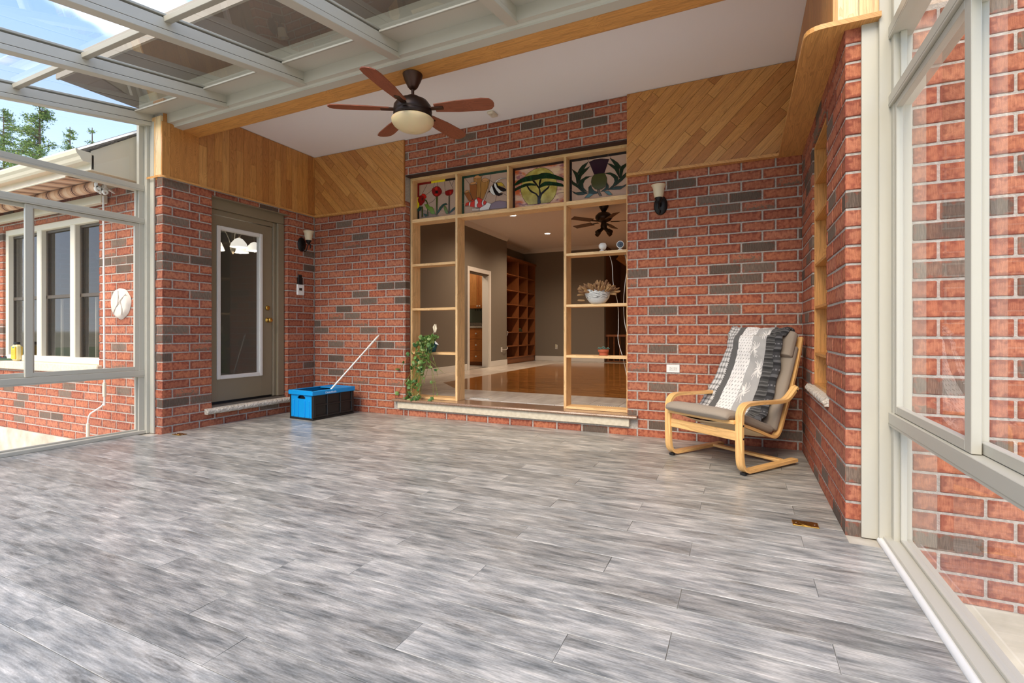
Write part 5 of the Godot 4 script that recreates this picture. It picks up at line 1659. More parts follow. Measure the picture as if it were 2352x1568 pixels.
func build_stained() -> void:
	var S := stained_mats()
	var lead := mat(rgb(28, 26, 26), 0.5, 0.5)
	var info := [
		["stained glass panel with three red poppies and green leaves, first panel from the crate side", -3.606, -3.001, ["red", "yellow", "black"], "clear"],
		["stained glass panel with an orange-white striped reef fish and brown tube corals", -2.971, -2.340, ["green", "green", "green"], "clear"],
		["stained glass panel with a dark flat-topped tree before a yellow moon", -2.313, -1.681, ["maroon", "maroon", "maroon"], "sunset"],
		["stained glass panel with a purple thistle and dark curling leaves", -1.651, -1.029, ["dark", "dark", "dark"], "clear"]]
	for i in 4:
		var q: Array = info[i]
		var xa: float = q[1]
		var L: float = q[2] - q[1]
		var t := thing("stained_glass_panel", q[0], "stained glass", Vector3(xa, 2.354, -4.985), 0.0, "stained glass panels over the shelf frame")
		var H := 0.466
		var B := 0.026
		var f := Transform3D(Basis(), Vector3.ZERO)
		# ground and border strips
		var m := mb()
		m.slab(PackedVector2Array([Vector2(B, 0.002), Vector2(L - 0.002, 0.002), Vector2(L - 0.002, H - B), Vector2(B, H - B)]), 0.003, Transform3D(Basis(), Vector3(0, 0, 0)), Vector2.RIGHT, Vector2.ZERO, q[4] != "clear")
		part(t, "ground_glass", m.done(), S[q[4]])
		for k in 3:
			var x0 := B * 0.0 + (L - 0.002) * k / 3.0
			var x1 := (L - 0.002) * (k + 1) / 3.0
			m = mb()
			m.slab(PackedVector2Array([Vector2(x0 + 0.001, H - B), Vector2(x1 - 0.001, H - B), Vector2(x1 - 0.001, H - 0.001), Vector2(x0 + 0.001, H - 0.001)]), 0.005, Transform3D(Basis(), Vector3(0, 0, 0.002)))
			part(t, "border_glass", m.done(), S[q[3][k]])
			var y1 := (H - B) * (1.0 - k / 3.0)
			var y0 := (H - B) * (1.0 - (k + 1) / 3.0)
			m = mb()
			m.slab(PackedVector2Array([Vector2(0.001, y0 + 0.001), Vector2(B, y0 + 0.001), Vector2(B, y1 - 0.001), Vector2(0.001, y1 - 0.001)]), 0.005, Transform3D(Basis(), Vector3(0, 0, 0.002)))
			part(t, "border_glass", m.done(), S[q[3][k]])
		var dx: float = STAINED[i].x - xa
		var n := 0
		for pc in STAINED[i].pieces:
			var pl := PackedVector2Array()
			var a: Array = pc[1]
			for j in range(0, a.size(), 2):
				pl.append(Vector2(clampf(a[j] + dx, 0.003, L - 0.004), clampf(a[j + 1] + 0.006, 0.002, H - 0.004)))
			if Geometry2D.triangulate_polygon(pl).is_empty():
				continue
			m = mb()
			m.slab(pl, 0.004, Transform3D(Basis(), Vector3(0, 0, 0.003 + 0.0003 * n)), Vector2.RIGHT, Vector2(0.1 * n, 0.07 * n))
			part(t, "glass_piece", m.done(), S[pc[0]])
			var ring := PackedVector3Array()
			for v in pl: ring.append(Vector3(v.x, v.y, 0.003 + 0.0003 * n))
			ring.append(ring[0])
			m = mb()
			m.tube(ring, 0.0016, 4, false)
			part(t, "lead_line", m.done(), lead)
			n += 1
		for ln in STAINED[i].lines:
			var pv := PackedVector3Array()
			for j in range(0, ln.size(), 2): pv.append(Vector3(clampf(ln[j] + dx, 0.003, L - 0.004), clampf(ln[j + 1] + 0.006, 0.002, H - 0.004), 0.001))
			m = mb()
			m.tube(pv, 0.0018, 5, false)
			part(t, "lead_line", m.done(), lead)

# ---------------------------------------------------------------- fan, lamps, switches
func build_fixtures() -> void:
	var bronze := mat(rgb(74, 48, 36), 0.38, 0.55)
	var at := Vector3(-2.335, 3.012, -3.165)
	var f := thing("ceiling_fan", "bronze ceiling fan with five brown blades and a cream glass bowl", "ceiling fan", at)
	var m := mb()
	m.lathe([Vector2(0.0, -0.115), Vector2(0.022, -0.115), Vector2(0.04, -0.095), Vector2(0.066, -0.04), Vector2(0.076, -0.01), Vector2(0.078, 0.0)], 28)
	part(f, "canopy", m.done(), bronze)
	m = mb()
	m.tube(V3([Vector3(0, -0.21, 0), Vector3(0, -0.1, 0)]), 0.012, 12)
	m.lathe([Vector2(0.0, -0.2), Vector2(0.05, -0.2), Vector2(0.05, -0.175), Vector2(0.03, -0.165), Vector2(0.012, -0.165)], 20)
	part(f, "downrod", m.done(), bronze)
	m = mb()
	m.lathe([Vector2(0.0, -0.345), Vector2(0.135, -0.345), Vector2(0.145, -0.33), Vector2(0.15, -0.31), Vector2(0.143, -0.304), Vector2(0.143, -0.296), Vector2(0.15, -0.29), Vector2(0.145, -0.25), Vector2(0.12, -0.215), Vector2(0.08, -0.2), Vector2(0.05, -0.195), Vector2(0.0, -0.195)], 36)
	part(f, "motor_housing", m.done(), mat(rgb(46, 32, 27), 0.4, 0.5))
	m = mb()
	m.lathe([Vector2(0.0, -0.445), Vector2(0.06, -0.44), Vector2(0.11, -0.424), Vector2(0.145, -0.40), Vector2(0.162, -0.375), Vector2(0.165, -0.355), Vector2(0.155, -0.345), Vector2(0.0, -0.345)], 36)
	var bowl := mat(rgb(226, 204, 160), 0.35)
	bowl.subsurf_scatter_enabled = true
	bowl.subsurf_scatter_strength = 0.3
	part(f, "glass_bowl", m.done(), bowl)
	var bl := wood(oak_tex(140, 5.0), rgb(150, 84, 58), 0.45)
	for i in 5:
		var a := deg_to_rad([16.0, 84.0, 150.0, 210.0, 278.0][i])
		var bs := Basis(Vector3.UP, a)
		m = mb()
		m.box(Vector3(0.185, -0.275, 0), Vector3(0.13, 0.01, 0.05), 0.004)
		part(f, "bracket", m.done(), bronze, Vector3.ZERO, bs)
		m = mb()
		var pl := PackedVector2Array()
		for q in [[0.18, -0.045], [0.36, -0.066], [0.56, -0.072], [0.62, -0.062], [0.645, -0.03], [0.65, 0.0], [0.645, 0.03], [0.62, 0.062], [0.56, 0.072], [0.36, 0.066], [0.18, 0.045]]: pl.append(Vector2(q[0], q[1]))
		m.slab(pl, 0.007, Transform3D(Basis(Vector3.RIGHT, -PI / 2 - 0.2), Vector3(0, -0.268, 0)), Vector2.RIGHT)
		part(f, "blade", m.done(), bl, Vector3.ZERO, bs)
	# ceiling sensor
	var s := thing("ceiling_sensor", "small cream sensor box on the white ceiling", "sensor", Vector3(-2.362, CEIL, -4.58))
	m = mb()
	m.box(Vector3(0, -0.014, 0), Vector3(0.075, 0.028, 0.12), 0.008)
	part(s, "casing", m.done(), mat(rgb(226, 214, 190), 0.5))
	part(s, "test_button", boxm(Vector3(0.016, 0.004, 0.016), 0.001), mat(rgb(190, 176, 150), 0.5), Vector3(0, -0.029, 0.02))
	wall_lamp("black iron wall lamp with a cream glass cup beside the taupe door", Vector3(XL, 2.115, -4.572), Basis(Vector3.UP, PI / 2))
	wall_lamp("black iron wall lamp with a cream glass cup on the brick above the armchair", Vector3(-0.687, 2.185, ZB), Basis())
	# thermostat and remote holder
	var th := thing("thermostat", "white wall thermostat with a small dark display beside the door", "thermostat", Vector3(XL, 1.532, -4.543))
	th.rotation.y = PI / 2
	m = mb()
	m.box(Vector3(0, 0, 0.014), Vector3(0.108, 0.135, 0.028), 0.006)
	part(th, "casing", m.done(), M.white)
	part(th, "display", boxm(Vector3(0.045, 0.032, 0.002), 0.0005), mat(rgb(50, 46, 40), 0.2), Vector3(-0.008, 0.005, 0.0285))
	for x in [-0.02, 0.02]: part(th, "button", boxm(Vector3(0.007, 0.007, 0.003), 0.001), M.white_trim, Vector3(x - 0.008, -0.03, 0.0285))
	var rm := thing("remote_holder", "black remote control in a wall holder just above the white thermostat", "remote control", Vector3(XL, 1.655, -4.535))
	rm.rotation.y = PI / 2
	part(rm, "holder", boxm(Vector3(0.066, 0.09, 0.03), 0.003), M.black, Vector3(0, -0.012, 0.015))
	part(rm, "remote", boxm(Vector3(0.054, 0.1, 0.016), 0.004), mat(rgb(40, 38, 38), 0.4), Vector3(0, 0.018, 0.017))
	part(rm, "screen", boxm(Vector3(0.04, 0.032, 0.002), 0.0), mat(rgb(20, 22, 24), 0.15), Vector3(0, 0.042, 0.0255))
	# wall outlet, lying
	var o := thing("double_outlet", "white double wall outlet on the brick between sill and armchair", "outlet", Vector3(-0.575, 0.655, ZB))
	part(o, "plate", boxm(Vector3(0.118, 0.074, 0.008), 0.003), M.white, Vector3(0, 0, 0.004))
	var face := part(o, "decora_face", boxm(Vector3(0.07, 0.036, 0.004), 0.001), M.white_trim, Vector3(0, 0, 0.0085))
	for x in [-0.02, 0.02]:
		for q in [[x - 0.004, 0.006], [x - 0.004, -0.006]]:
			part(face, "slot", boxm(Vector3(0.008, 0.002, 0.001), 0.0), M.black, Vector3(q[0], q[1], 0.0022))
		part(face, "ground_hole", boxm(Vector3(0.004, 0.004, 0.001), 0.0), M.black, Vector3(x + 0.008, 0, 0.0022))
	# brass floor outlets
	for q in [["brass floor outlet plate in the planks beside the niche wall", Vector3(0.301, 0, -2.952), 0.0], ["brass floor outlet plate near the post at the left brick corner", Vector3(-4.945, 0, -2.962), 0.0]]:
		var g := thing("floor_outlet", q[0], "floor outlet", q[1], q[2])
		part(g, "plate", boxm(Vector3(0.118, 0.005, 0.076), 0.002), M.brass, Vector3(0, 0.0025, 0))
		m = mb()
		m.lathe([Vector2(0.027, 0.005), Vector2(0.027, 0.0065), Vector2(0.024, 0.0068), Vector2(0.0, 0.0068)], 24)
		var lid := part(g, "lid", m.done(), mat(rgb(178, 140, 70), 0.35, 1.0))
		part(lid, "slot", boxm(Vector3(0.003, 0.0006, 0.02), 0.0), M.black, Vector3(0, 0.007, 0), Basis(Vector3.UP, 0.6))
		for x in [-0.042, 0.042]:
			m = mb()
			m.lathe([Vector2(0.004, 0.005), Vector2(0.004, 0.006), Vector2(0.0, 0.0065)], 10)
			part(g, "screw", m.done(), M.chrome, Vector3(x, 0, 0))

func wall_lamp(label: String, at: Vector3, basis: Basis) -> void:
	var t := thing("wall_lamp", label, "wall lamp", at, 0.0, "iron wall lamps")
	t.basis = basis
	var m := mb()
	var rows := []
	for q in [[1.0, 0.0], [1.0, 0.008], [0.88, 0.018], [0.70, 0.02], [0.62, 0.026], [0.3, 0.03], [0.0, 0.031]]:
		var row := PackedVector3Array()
		for j in 33:
			var a := TAU * j / 32.0
			row.append(Vector3(cos(a) * 0.062 * q[0], sin(a) * 0.09 * q[0], q[1]))
		rows.append(row)
	m.sheet(rows, false)
	part(t, "backplate", m.done(), M.iron)
	m = mb()
	m.tube(smooth_path([Vector3(0, -0.05, 0.028), Vector3(0, -0.088, 0.05), Vector3(0, -0.082, 0.085), Vector3(0, -0.03, 0.108), Vector3(0, -0.004, 0.13), Vector3(0, -0.012, 0.155), Vector3(0, -0.042, 0.162), Vector3(0, -0.06, 0.148)], 6), 0.0065, 8)
	part(t, "arm", m.done(), M.iron)
	m = mb()
	m.lathe([Vector2(0.0, 0.0), Vector2(0.018, 0.002), Vector2(0.026, 0.02), Vector2(0.03, 0.03), Vector2(0.036, 0.036), Vector2(0.036, 0.044), Vector2(0.0, 0.044)], 20, Vector3(0, 0.0, 0.125))
	part(t, "cup", m.done(), M.iron)
	m = mb()
	m.lathe([Vector2(0.03, 0.044), Vector2(0.04, 0.05), Vector2(0.047, 0.09), Vector2(0.05, 0.125), Vector2(0.058, 0.145), Vector2(0.068, 0.158), Vector2(0.066, 0.16), Vector2(0.055, 0.145), Vector2(0.046, 0.122), Vector2(0.043, 0.09), Vector2(0.034, 0.055)], 28, Vector3(0, 0.0, 0.125))
	var sh := mat(rgb(232, 216, 182), 0.4)
	sh.backlight_enabled = true
	sh.backlight = rgb(140, 120, 90)
	part(t, "glass_shade", m.done(), sh)
	m = mb()
	m.lathe([Vector2(0.012, 0.05), Vector2(0.022, 0.1), Vector2(0.026, 0.14), Vector2(0.02, 0.162), Vector2(0.0, 0.17)], 18, Vector3(0, 0.0, 0.125))
	part(t, "bulb", m.done(), mat(rgb(240, 234, 220), 0.3))

# ---------------------------------------------------------------- crate and pole
func build_crate() -> void:
	var blue := mat(rgb(0, 148, 222), 0.38)
	var blk := mat(rgb(26, 25, 25), 0.45)
	var t := thing("folding_crate", "blue and black collapsible plastic crate on the floor by the brick corner", "crate", Vector3(-4.517, 0, -4.353), deg_to_rad(-3.7))
	var X := 0.193
	var Z := 0.305
	var H := 0.33
	var base := mb()
	base.box(Vector3(0, 0.012, 0), Vector3(2 * X, 0.024, 2 * Z), 0.004)
	part(t, "base", base.done(), blk)
	# long sides, ribbed black
	for s in [-1.0, 1.0]:
		var sx: float = s * (X - 0.012)
		var sd := pbox(t, "long_side", Vector3(sx - 0.006, 0.02, -Z + 0.012), Vector3(sx + 0.006, H - 0.045, Z - 0.012), blk, 0.002)
		for q in [[-0.29, 0.035], [-0.10, 0.018], [0.10, 0.018], [0.29, 0.035]]:
			part(sd, "rib", boxm(Vector3(0.024, 0.25, q[1]), 0.004), blk, Vector3(s * 0.008, -0.002, q[0] * 0.96))
		part(sd, "rib", boxm(Vector3(0.02, 0.022, 0.56), 0.004), blk, Vector3(s * 0.008, 0.012, 0))
		part(sd, "rib", boxm(Vector3(0.02, 0.022, 0.56), 0.004), blk, Vector3(s * 0.008, -0.112, 0))
	# short ends, blue with a hand hole
	for s in [-1.0, 1.0]:
		var sz: float = s * (Z - 0.014)
		var pl := PackedVector2Array([Vector2(-X + 0.02, 0.022), Vector2(X - 0.02, 0.022), Vector2(X - 0.02, H - 0.04), Vector2(-X + 0.02, H - 0.04)])
		var hole := PackedVector2Array()
		for q in [[-0.062, 0.234], [0.055, 0.234], [0.066, 0.242], [0.06, 0.258], [0.03, 0.274], [0.0, 0.278], [-0.03, 0.274], [-0.06, 0.258], [-0.068, 0.242]]: hole.append(Vector2(q[0], q[1]))
		# end panel split in two halves round the hole
		var halves := [PackedVector2Array([Vector2(-X + 0.02, 0.022), Vector2(0, 0.022), Vector2(0, H - 0.04), Vector2(-X + 0.02, H - 0.04)]), PackedVector2Array([Vector2(0, 0.022), Vector2(X - 0.02, 0.022), Vector2(X - 0.02, H - 0.04), Vector2(0, H - 0.04)])]
		var em := mb()
		var fr := Transform3D(Basis() if s > 0 else Basis(Vector3.UP, PI), Vector3(0, 0, sz + s * 0.006))
		for hv in halves:
			for poly in Geometry2D.clip_polygons(hv, hole):
				em.slab(poly, 0.012, fr)
		var en := part(t, "end_panel", em.done(), blue)
		for x in [-0.132, -0.055, 0.055, 0.132]:
			part(en, "rib", boxm(Vector3(0.02, 0.19, 0.014), 0.004), blue, fr * Vector3(x, 0.125, 0.001))
		var back := part(en, "inner_wall", boxm(Vector3(0.34, 0.2, 0.006), 0.0), blk, fr * Vector3(0, 0.2, -0.03))
		for x in [-X + 0.009, X - 0.009]:
			part(t, "corner_post", boxm(Vector3(0.02, H - 0.07, 0.022), 0.004), blk, Vector3(x, 0.155, s * (Z - 0.013)))
	# rim
	var rim := mb()
	for s in [-1.0, 1.0]:
		rim.box(Vector3(s * (X + 0.002), H - 0.026, 0), Vector3(0.018, 0.052, 2 * Z + 0.022), 0.006)
		rim.box(Vector3(0, H - 0.026, s * (Z + 0.002)), Vector3(2 * X + 0.012, 0.052, 0.018), 0.006)
		rim.box(Vector3(s * (X - 0.014), H - 0.004, 0), Vector3(0.03, 0.008, 2 * Z), 0.002)
		rim.box(Vector3(0, H - 0.004, s * (Z - 0.014)), Vector3(2 * X, 0.008, 0.03), 0.002)
	# folded lid over the far half
	rim.box(Vector3(0, H - 0.012, -Z * 0.66), Vector3(2 * X - 0.03, 0.012, Z * 0.62), 0.003)
	var rp := part(t, "rim", rim.done(), blue)
	var tm := TextMesh.new()
	tm.text = "CleverMade"
	var fo := SystemFont.new()
	fo.font_names = PackedStringArray(["Droid Sans"])
	tm.font = fo
	tm.font_size = 24
	tm.pixel_size = 0.00125
	tm.depth = 0.001
	part(rp, "lettering", tm, mat(rgb(226, 240, 248), 0.5), Vector3(X + 0.0115, H - 0.030, 0.055), Basis(Vector3.UP, PI / 2))
	var p := thing("mop_pole", "white pole leaning from the blue crate to the brick wall", "pole", Vector3(-4.496, 0.03, -4.097))
	var B := Vector3.ZERO
	var T := Vector3(-4.012, 0.958, -4.762) - Vector3(-4.496, 0.03, -4.097)
	var m := mb()
	m.tube(V3([B, T * 0.84]), 0.0095, 12)
	part(p, "shaft", m.done(), M.white)
	m = mb()
	m.tube(V3([T * 0.83, T * 0.85, T * 0.97, T * 0.985, T]), [0.0105, 0.0125, 0.0125, 0.009, 0.004], 12)
	part(p, "grip", m.done(), mat(rgb(228, 226, 218), 0.45))

# ---------------------------------------------------------------- armchair and throw
func cushion(path: Array, hw: float, ht: float, seg := 28) -> ArrayMesh:
	var m := mb()
	var p := smooth_path(path, 5)
	var rows := []
	var cnt := p.size()
	for i in cnt:
		var d: Vector3 = (p[mini(i + 1, cnt - 1)] - p[maxi(i - 1, 0)]).normalized()
		var n := d.cross(Vector3.RIGHT).normalized()
		var e := minf(minf(i, cnt - 1 - i) / 3.0, 1.0)
		var k := sqrt(1.0 - pow(1.0 - e, 2.0))
		var row := PackedVector3Array()
		for j in seg + 1:
			var a := TAU * j / seg
			var cx := signf(cos(a)) * pow(absf(cos(a)), 0.38)
			var cy := signf(sin(a)) * pow(absf(sin(a)), 0.75)
			row.append(p[i] + Vector3.RIGHT * cx * (hw - (1.0 - k) * ht * 0.8) + n * cy * ht * maxf(k, 0.06))
		rows.append(row)
	m.sheet(rows, true)
	for i in [0, cnt - 1]:
		for j in range(1, seg - 1):
			if i == 0: m.tri(rows[0][0], rows[0][j], rows[0][j + 1])
			else: m.tri(rows[i][0], rows[i][j + 1], rows[i][j])
	return m.done()

func build_chair() -> void:
	var t := thing("armchair", "bentwood birch armchair with a taupe cushion in the brick corner", "armchair", Vector3(-0.097, 0, -4.179), deg_to_rad(-35.8))
	var bw: Material = M.birch
	for s in [-1.0, 1.0]:
		var x: float = s * 0.322
		var m := mb()
		# one bent strip: armrest, front leg, runner
		var pts := [Vector3(x, 0.578, -0.352), Vector3(x, 0.548, -0.315), Vector3(x, 0.503, -0.25), Vector3(x, 0.485, -0.18), Vector3(x, 0.488, 0.0), Vector3(x, 0.492, 0.18), Vector3(x, 0.480, 0.25), Vector3(x, 0.44, 0.288), Vector3(x, 0.38, 0.297), Vector3(x, 0.22, 0.297), Vector3(x, 0.11, 0.292), Vector3(x, 0.055, 0.275), Vector3(x, 0.028, 0.235), Vector3(x, 0.024, 0.17), Vector3(x, 0.028, -0.1), Vector3(x, 0.032, -0.345)]
		m.strap(smooth_path(pts, 5), Vector3.RIGHT, 0.027, 0.0115)
		part(t, "side_frame", m.done(), bw)
		part(t, "foot", boxm(Vector3(0.04, 0.018, 0.03), 0.003), M.rubber, Vector3(x, 0.009, 0.255))
		# seat and back bow
		m = mb()
		x = s * 0.262
		var bow := [Vector3(x, 0.372, 0.325), Vector3(x, 0.335, 0.2), Vector3(x, 0.285, 0.05), Vector3(x, 0.235, -0.09), Vector3(x, 0.215, -0.155), Vector3(x, 0.222, -0.205), Vector3(x, 0.265, -0.245), Vector3(x, 0.36, -0.29), Vector3(x, 0.52, -0.365), Vector3(x, 0.70, -0.44), Vector3(x, 0.88, -0.50), Vector3(x, 0.955, -0.52)]
		m.strap(smooth_path(bow, 5), Vector3.RIGHT, 0.022, 0.010)
		part(t, "seat_bow", m.done(), bw)
		for q in [[0.35, 0.311], [0.26, 0.311]]:
			part(t, "bolt", boxm(Vector3(0.006, 0.012, 0.012), 0.003), M.iron, Vector3(s * 0.351, q[0], 0.296))
		part(t, "bolt", boxm(Vector3(0.006, 0.012, 0.012), 0.003), M.iron, Vector3(s * 0.351, 0.556, -0.33))
	pbox(t, "front_rail", Vector3(-0.296, 0.238, 0.28), Vector3(0.296, 0.304, 0.300), bw, 0.004)
	pbox(t, "rear_rail", Vector3(-0.296, 0.022, -0.25), Vector3(0.296, 0.044, -0.20), bw, 0.004)
	pbox(t, "front_cross_bar", Vector3(-0.30, 0.355, 0.295), Vector3(0.30, 0.382, 0.335), bw, 0.004)
	pbox(t, "back_cross_bar", Vector3(-0.30, 0.53, -0.41), Vector3(0.30, 0.59, -0.39), bw, 0.004)
	pbox(t, "top_cross_bar", Vector3(-0.262, 0.90, -0.535), Vector3(0.262, 0.95, -0.52), bw, 0.004)
	# canvas sling under the cushion
	var m2 := mb()
	var rows := []
	for q in [[0.372, 0.325], [0.325, 0.2], [0.272, 0.05], [0.228, -0.09], [0.215, -0.16]]:
		var row := PackedVector3Array()
		for j in 13:
			var f := j / 12.0 * 2.0 - 1.0
			row.append(Vector3(f * 0.262, q[0] - 0.03 * (1.0 - f * f), q[1]))
		rows.append(row)
	m2.sheet(rows, false)
	part(t, "canvas_sling", m2.done(), mat(rgb(224, 206, 172), 0.9))
	var weave := mottle(128, 128, 901, rgb(138, 126, 112), rgb(160, 148, 134), 0.2, 2)
	var fab := mat(Color.WHITE, 0.95)
	fab.albedo_texture = weave
	fab.uv1_scale = Vector3(10, 10, 1)
	fab.rim_enabled = true
	fab.rim = 0.3
	var cu := part(t, "seat_cushion", cushion([Vector3(0, 0.385, 0.375), Vector3(0, 0.415, 0.34), Vector3(0, 0.392, 0.22), Vector3(0, 0.335, 0.05), Vector3(0, 0.285, -0.09), Vector3(0, 0.268, -0.16)], 0.283, 0.043), fab)
	var pm := mb()
	for s in [-1.0, 1.0]:
		pm.tube(smooth_path([Vector3(s * 0.27, 0.43, 0.33), Vector3(s * 0.275, 0.408, 0.22), Vector3(s * 0.275, 0.35, 0.05), Vector3(s * 0.275, 0.30, -0.09)], 4), 0.004, 6)
	part(cu, "piping", pm.done(), fab)
	part(t, "back_cushion", cushion([Vector3(0, 0.255, -0.185), Vector3(0, 0.30, -0.205), Vector3(0, 0.42, -0.26), Vector3(0, 0.58, -0.335), Vector3(0, 0.74, -0.405), Vector3(0, 0.85, -0.45), Vector3(0, 0.885, -0.465)], 0.278, 0.046), fab)
	part(t, "headrest", cushion([Vector3(0, 0.80, -0.385), Vector3(0, 0.83, -0.40), Vector3(0, 0.92, -0.435), Vector3(0, 0.965, -0.455), Vector3(0, 0.98, -0.47)], 0.275, 0.05), fab)
	# woollen throw
	var b := thing("throw_blanket", "striped grey and white throw blanket draped over the armchair back", "blanket", Vector3(-0.097, 0, -4.179), deg_to_rad(-35.8))
	var bt := mat(Color.WHITE, 0.95)
	bt.albedo_texture = blanket_tex()
	bt.rim_enabled = true
	bt.rim = 0.4
	# centre line from the seat, up the back, over the top and down behind
	var line := smooth_path([Vector3(0, 0.352, -0.02), Vector3(0, 0.335, -0.09), Vector3(0, 0.37, -0.155), Vector3(0, 0.47, -0.215), Vector3(0, 0.60, -0.275), Vector3(0, 0.74, -0.325), Vector3(0, 0.86, -0.335), Vector3(0, 0.95, -0.362), Vector3(0, 1.018, -0.42), Vector3(0, 1.03, -0.48), Vector3(0, 0.975, -0.522), Vector3(0, 0.88, -0.532), Vector3(0, 0.74, -0.50)], 6)
	var nzq := FastNoiseLite.new()
	nzq.seed = 12
	nzq.frequency = 3.0
	var cnt := line.size()
	var front := []
	var back := []
	for i in cnt:
		var d: Vector3 = (line[mini(i + 1, cnt - 1)] - line[maxi(i - 1, 0)]).normalized()
		var n := Vector3.RIGHT.cross(d).normalized() * -1.0
		if n.z < 0 and i < cnt * 0.6: n = -n
		var r1 := PackedVector3Array()
		var r2 := PackedVector3Array()
		var v := float(i) / (cnt - 1)
		for j in 41:
			var u := j / 40.0
			var x := lerpf(-0.27 - 0.12 * (1.0 - clampf((v - 0.18) / 0.32, 0, 1)), 0.205, u)
			# slack hanging off the left edge
			var drop := maxf(0.0, (0.16 - u) / 0.16)
			var bulge := 0.0
			if v < 0.5: bulge = 0.045 * drop * sin(clampf(v / 0.5, 0, 1) * PI)
			var wav := nzq.get_noise_2d(x * 2.0, v * 3.0) * 0.016 + 0.006 * sin(u * 40.0) * (1.0 if (u > 0.8) else 0.25)
			var o := n * (0.012 + wav + bulge * 0.5) - n * drop * drop * 0.02
			var p := line[i] + Vector3(x, 0, 0) + o
			r1.append(p)
			r2.append(p - n * 0.010)
		front.append(r1)
		back.append(r2)
	var bm := mb()
	bm.sheet(front, true)
	bm.sheet(back, false)
	for i in cnt - 1:
		for j in [0, 40]:
			var a0: Vector3 = front[i][j]; var a1: Vector3 = front[i + 1][j]
			var c0: Vector3 = back[i][j]; var c1: Vector3 = back[i + 1][j]
			var uu := 0.01 if j == 0 else 0.99
			if j == 0: bm.quad(a0, a1, c1, c0, Vector2(uu, 0.1), Vector2(uu, 0.1), Vector2(uu, 0.1), Vector2(uu, 0.1))
			else: bm.quad(a0, c0, c1, a1, Vector2(uu, 0.1), Vector2(uu, 0.1), Vector2(uu, 0.1), Vector2(uu, 0.1))
	for i in [0, cnt - 1]:
		for j in 40:
			var u0 := j / 40.0
			bm.quad(front[i][j], back[i][j], back[i][j + 1], front[i][j + 1], Vector2(u0, 0), Vector2(u0, 0), Vector2(u0 + 0.025, 0), Vector2(u0 + 0.025, 0))
	part(b, "woven_cloth", bm.done(), bt)
	# second fold along the dark edge
	bm = mb()
	front = []
	back = []
	var dark := mat(Color.WHITE, 0.95)
	dark.albedo_texture = knit_tex()
	dark.uv1_scale = Vector3(1, 14, 1)
	for i in cnt:
		var d: Vector3 = (line[mini(i + 1, cnt - 1)] - line[maxi(i - 1, 0)]).normalized()
		var n := Vector3.RIGHT.cross(d).normalized() * -1.0
		if n.z < 0 and i < cnt * 0.6: n = -n
		var row := PackedVector3Array()
		for j in 13:
			var a := TAU * j / 12.0
			row.append(line[i] + Vector3(0.20 + cos(a) * 0.03 + 0.006 * sin(i * 0.7), 0, 0) + n * (0.012 + sin(a) * 0.017))
		front.append(row)
	bm.sheet(front, true)
	part(b, "folded_edge", bm.done(), dark)

func blanket_tex() -> ImageTexture:
	var w := 512
	var h := 1024
	var g := nz(w, h, 0.4, 911, 1, 1, 2)
	var d := PackedByteArray()
	d.resize(w * h * 3)
	for y in h:
		for x in w:
			var u := x / float(w)
			var i := y * w + x
			var k := 0.92 + 0.16 * (g[i] / 255.0)
			var c := 0.8
			if u < 0.15: # plaid
				c = 0.80
				if (x % 26) < 9: c -= 0.2
				if (y % 30) < 11: c -= 0.2
			elif u < 0.162: c = 0.18 if (y / 5) % 2 == 0 else 0.86
			elif u < 0.265: c = 0.36
			elif u < 0.525: # white with grey sprigs
				c = 0.90
				var px := (x + (13 if (y / 20) % 2 == 0 else 0)) % 26
				var py := y % 20
				var q := absf(px - 12.0 - (py - 10.0) * 0.8)
				if py > 5 and py < 15 and q < 2.6: c = 0.50
			elif u < 0.775: c = 0.66
			else: # charcoal rib
				var s := (y % 46)
				c = 0.24 + 0.13 * (1.0 if s < 8 else 0.0) + 0.22 * (1.0 if (s > 18 and s < 24 and x % 5 < 3) else 0.0) - 0.09 * (1.0 if s > 34 else 0.0)
			c *= k
			d[i * 3] = clampi(int(c * 252), 0, 255)
			d[i * 3 + 1] = clampi(int(c * 250), 0, 255)
			d[i * 3 + 2] = clampi(int(c * 247), 0, 255)
	# pale flower sprays on the grey stripe
	var r := RandomNumberGenerator.new()
	r.seed = 3
	for f in 9:
		var cx := 512.0 * (0.59 if f % 2 == 0 else 0.70)
		var cy := 60.0 + f * 112.0
		for br in 26:
			var a := r.randf() * TAU
			var len_ := r.randf_range(20, 54)
			for s in 60:
				var t := s / 60.0
				var x := int(cx + cos(a + t * 0.5) * len_ * t)
				var y := int(cy + sin(a + t * 0.5) * len_ * t * 1.25)
				for ox in 3:
					for oy in 3:
						if x + ox > 0.53 * w and x + ox < 0.77 * w and y + oy >= 0 and y + oy < h:
							var i := ((y + oy) * w + x + ox) * 3
							d[i] = 226; d[i + 1] = 223; d[i + 2] = 218
	return tex(w, h, d)

func knit_tex() -> ImageTexture:
	var d := PackedByteArray()
	d.resize(32 * 64 * 3)
	for y in 64:
		for x in 32:
			var c := 58
			if y < 12: c = 92
			elif y > 26 and y < 34 and x % 5 < 3: c = 112
			elif y > 48: c = 34
			var i := (y * 32 + x) * 3
			d[i] = c; d[i + 1] = c; d[i + 2] = c + 2
	return tex(32, 64, d)

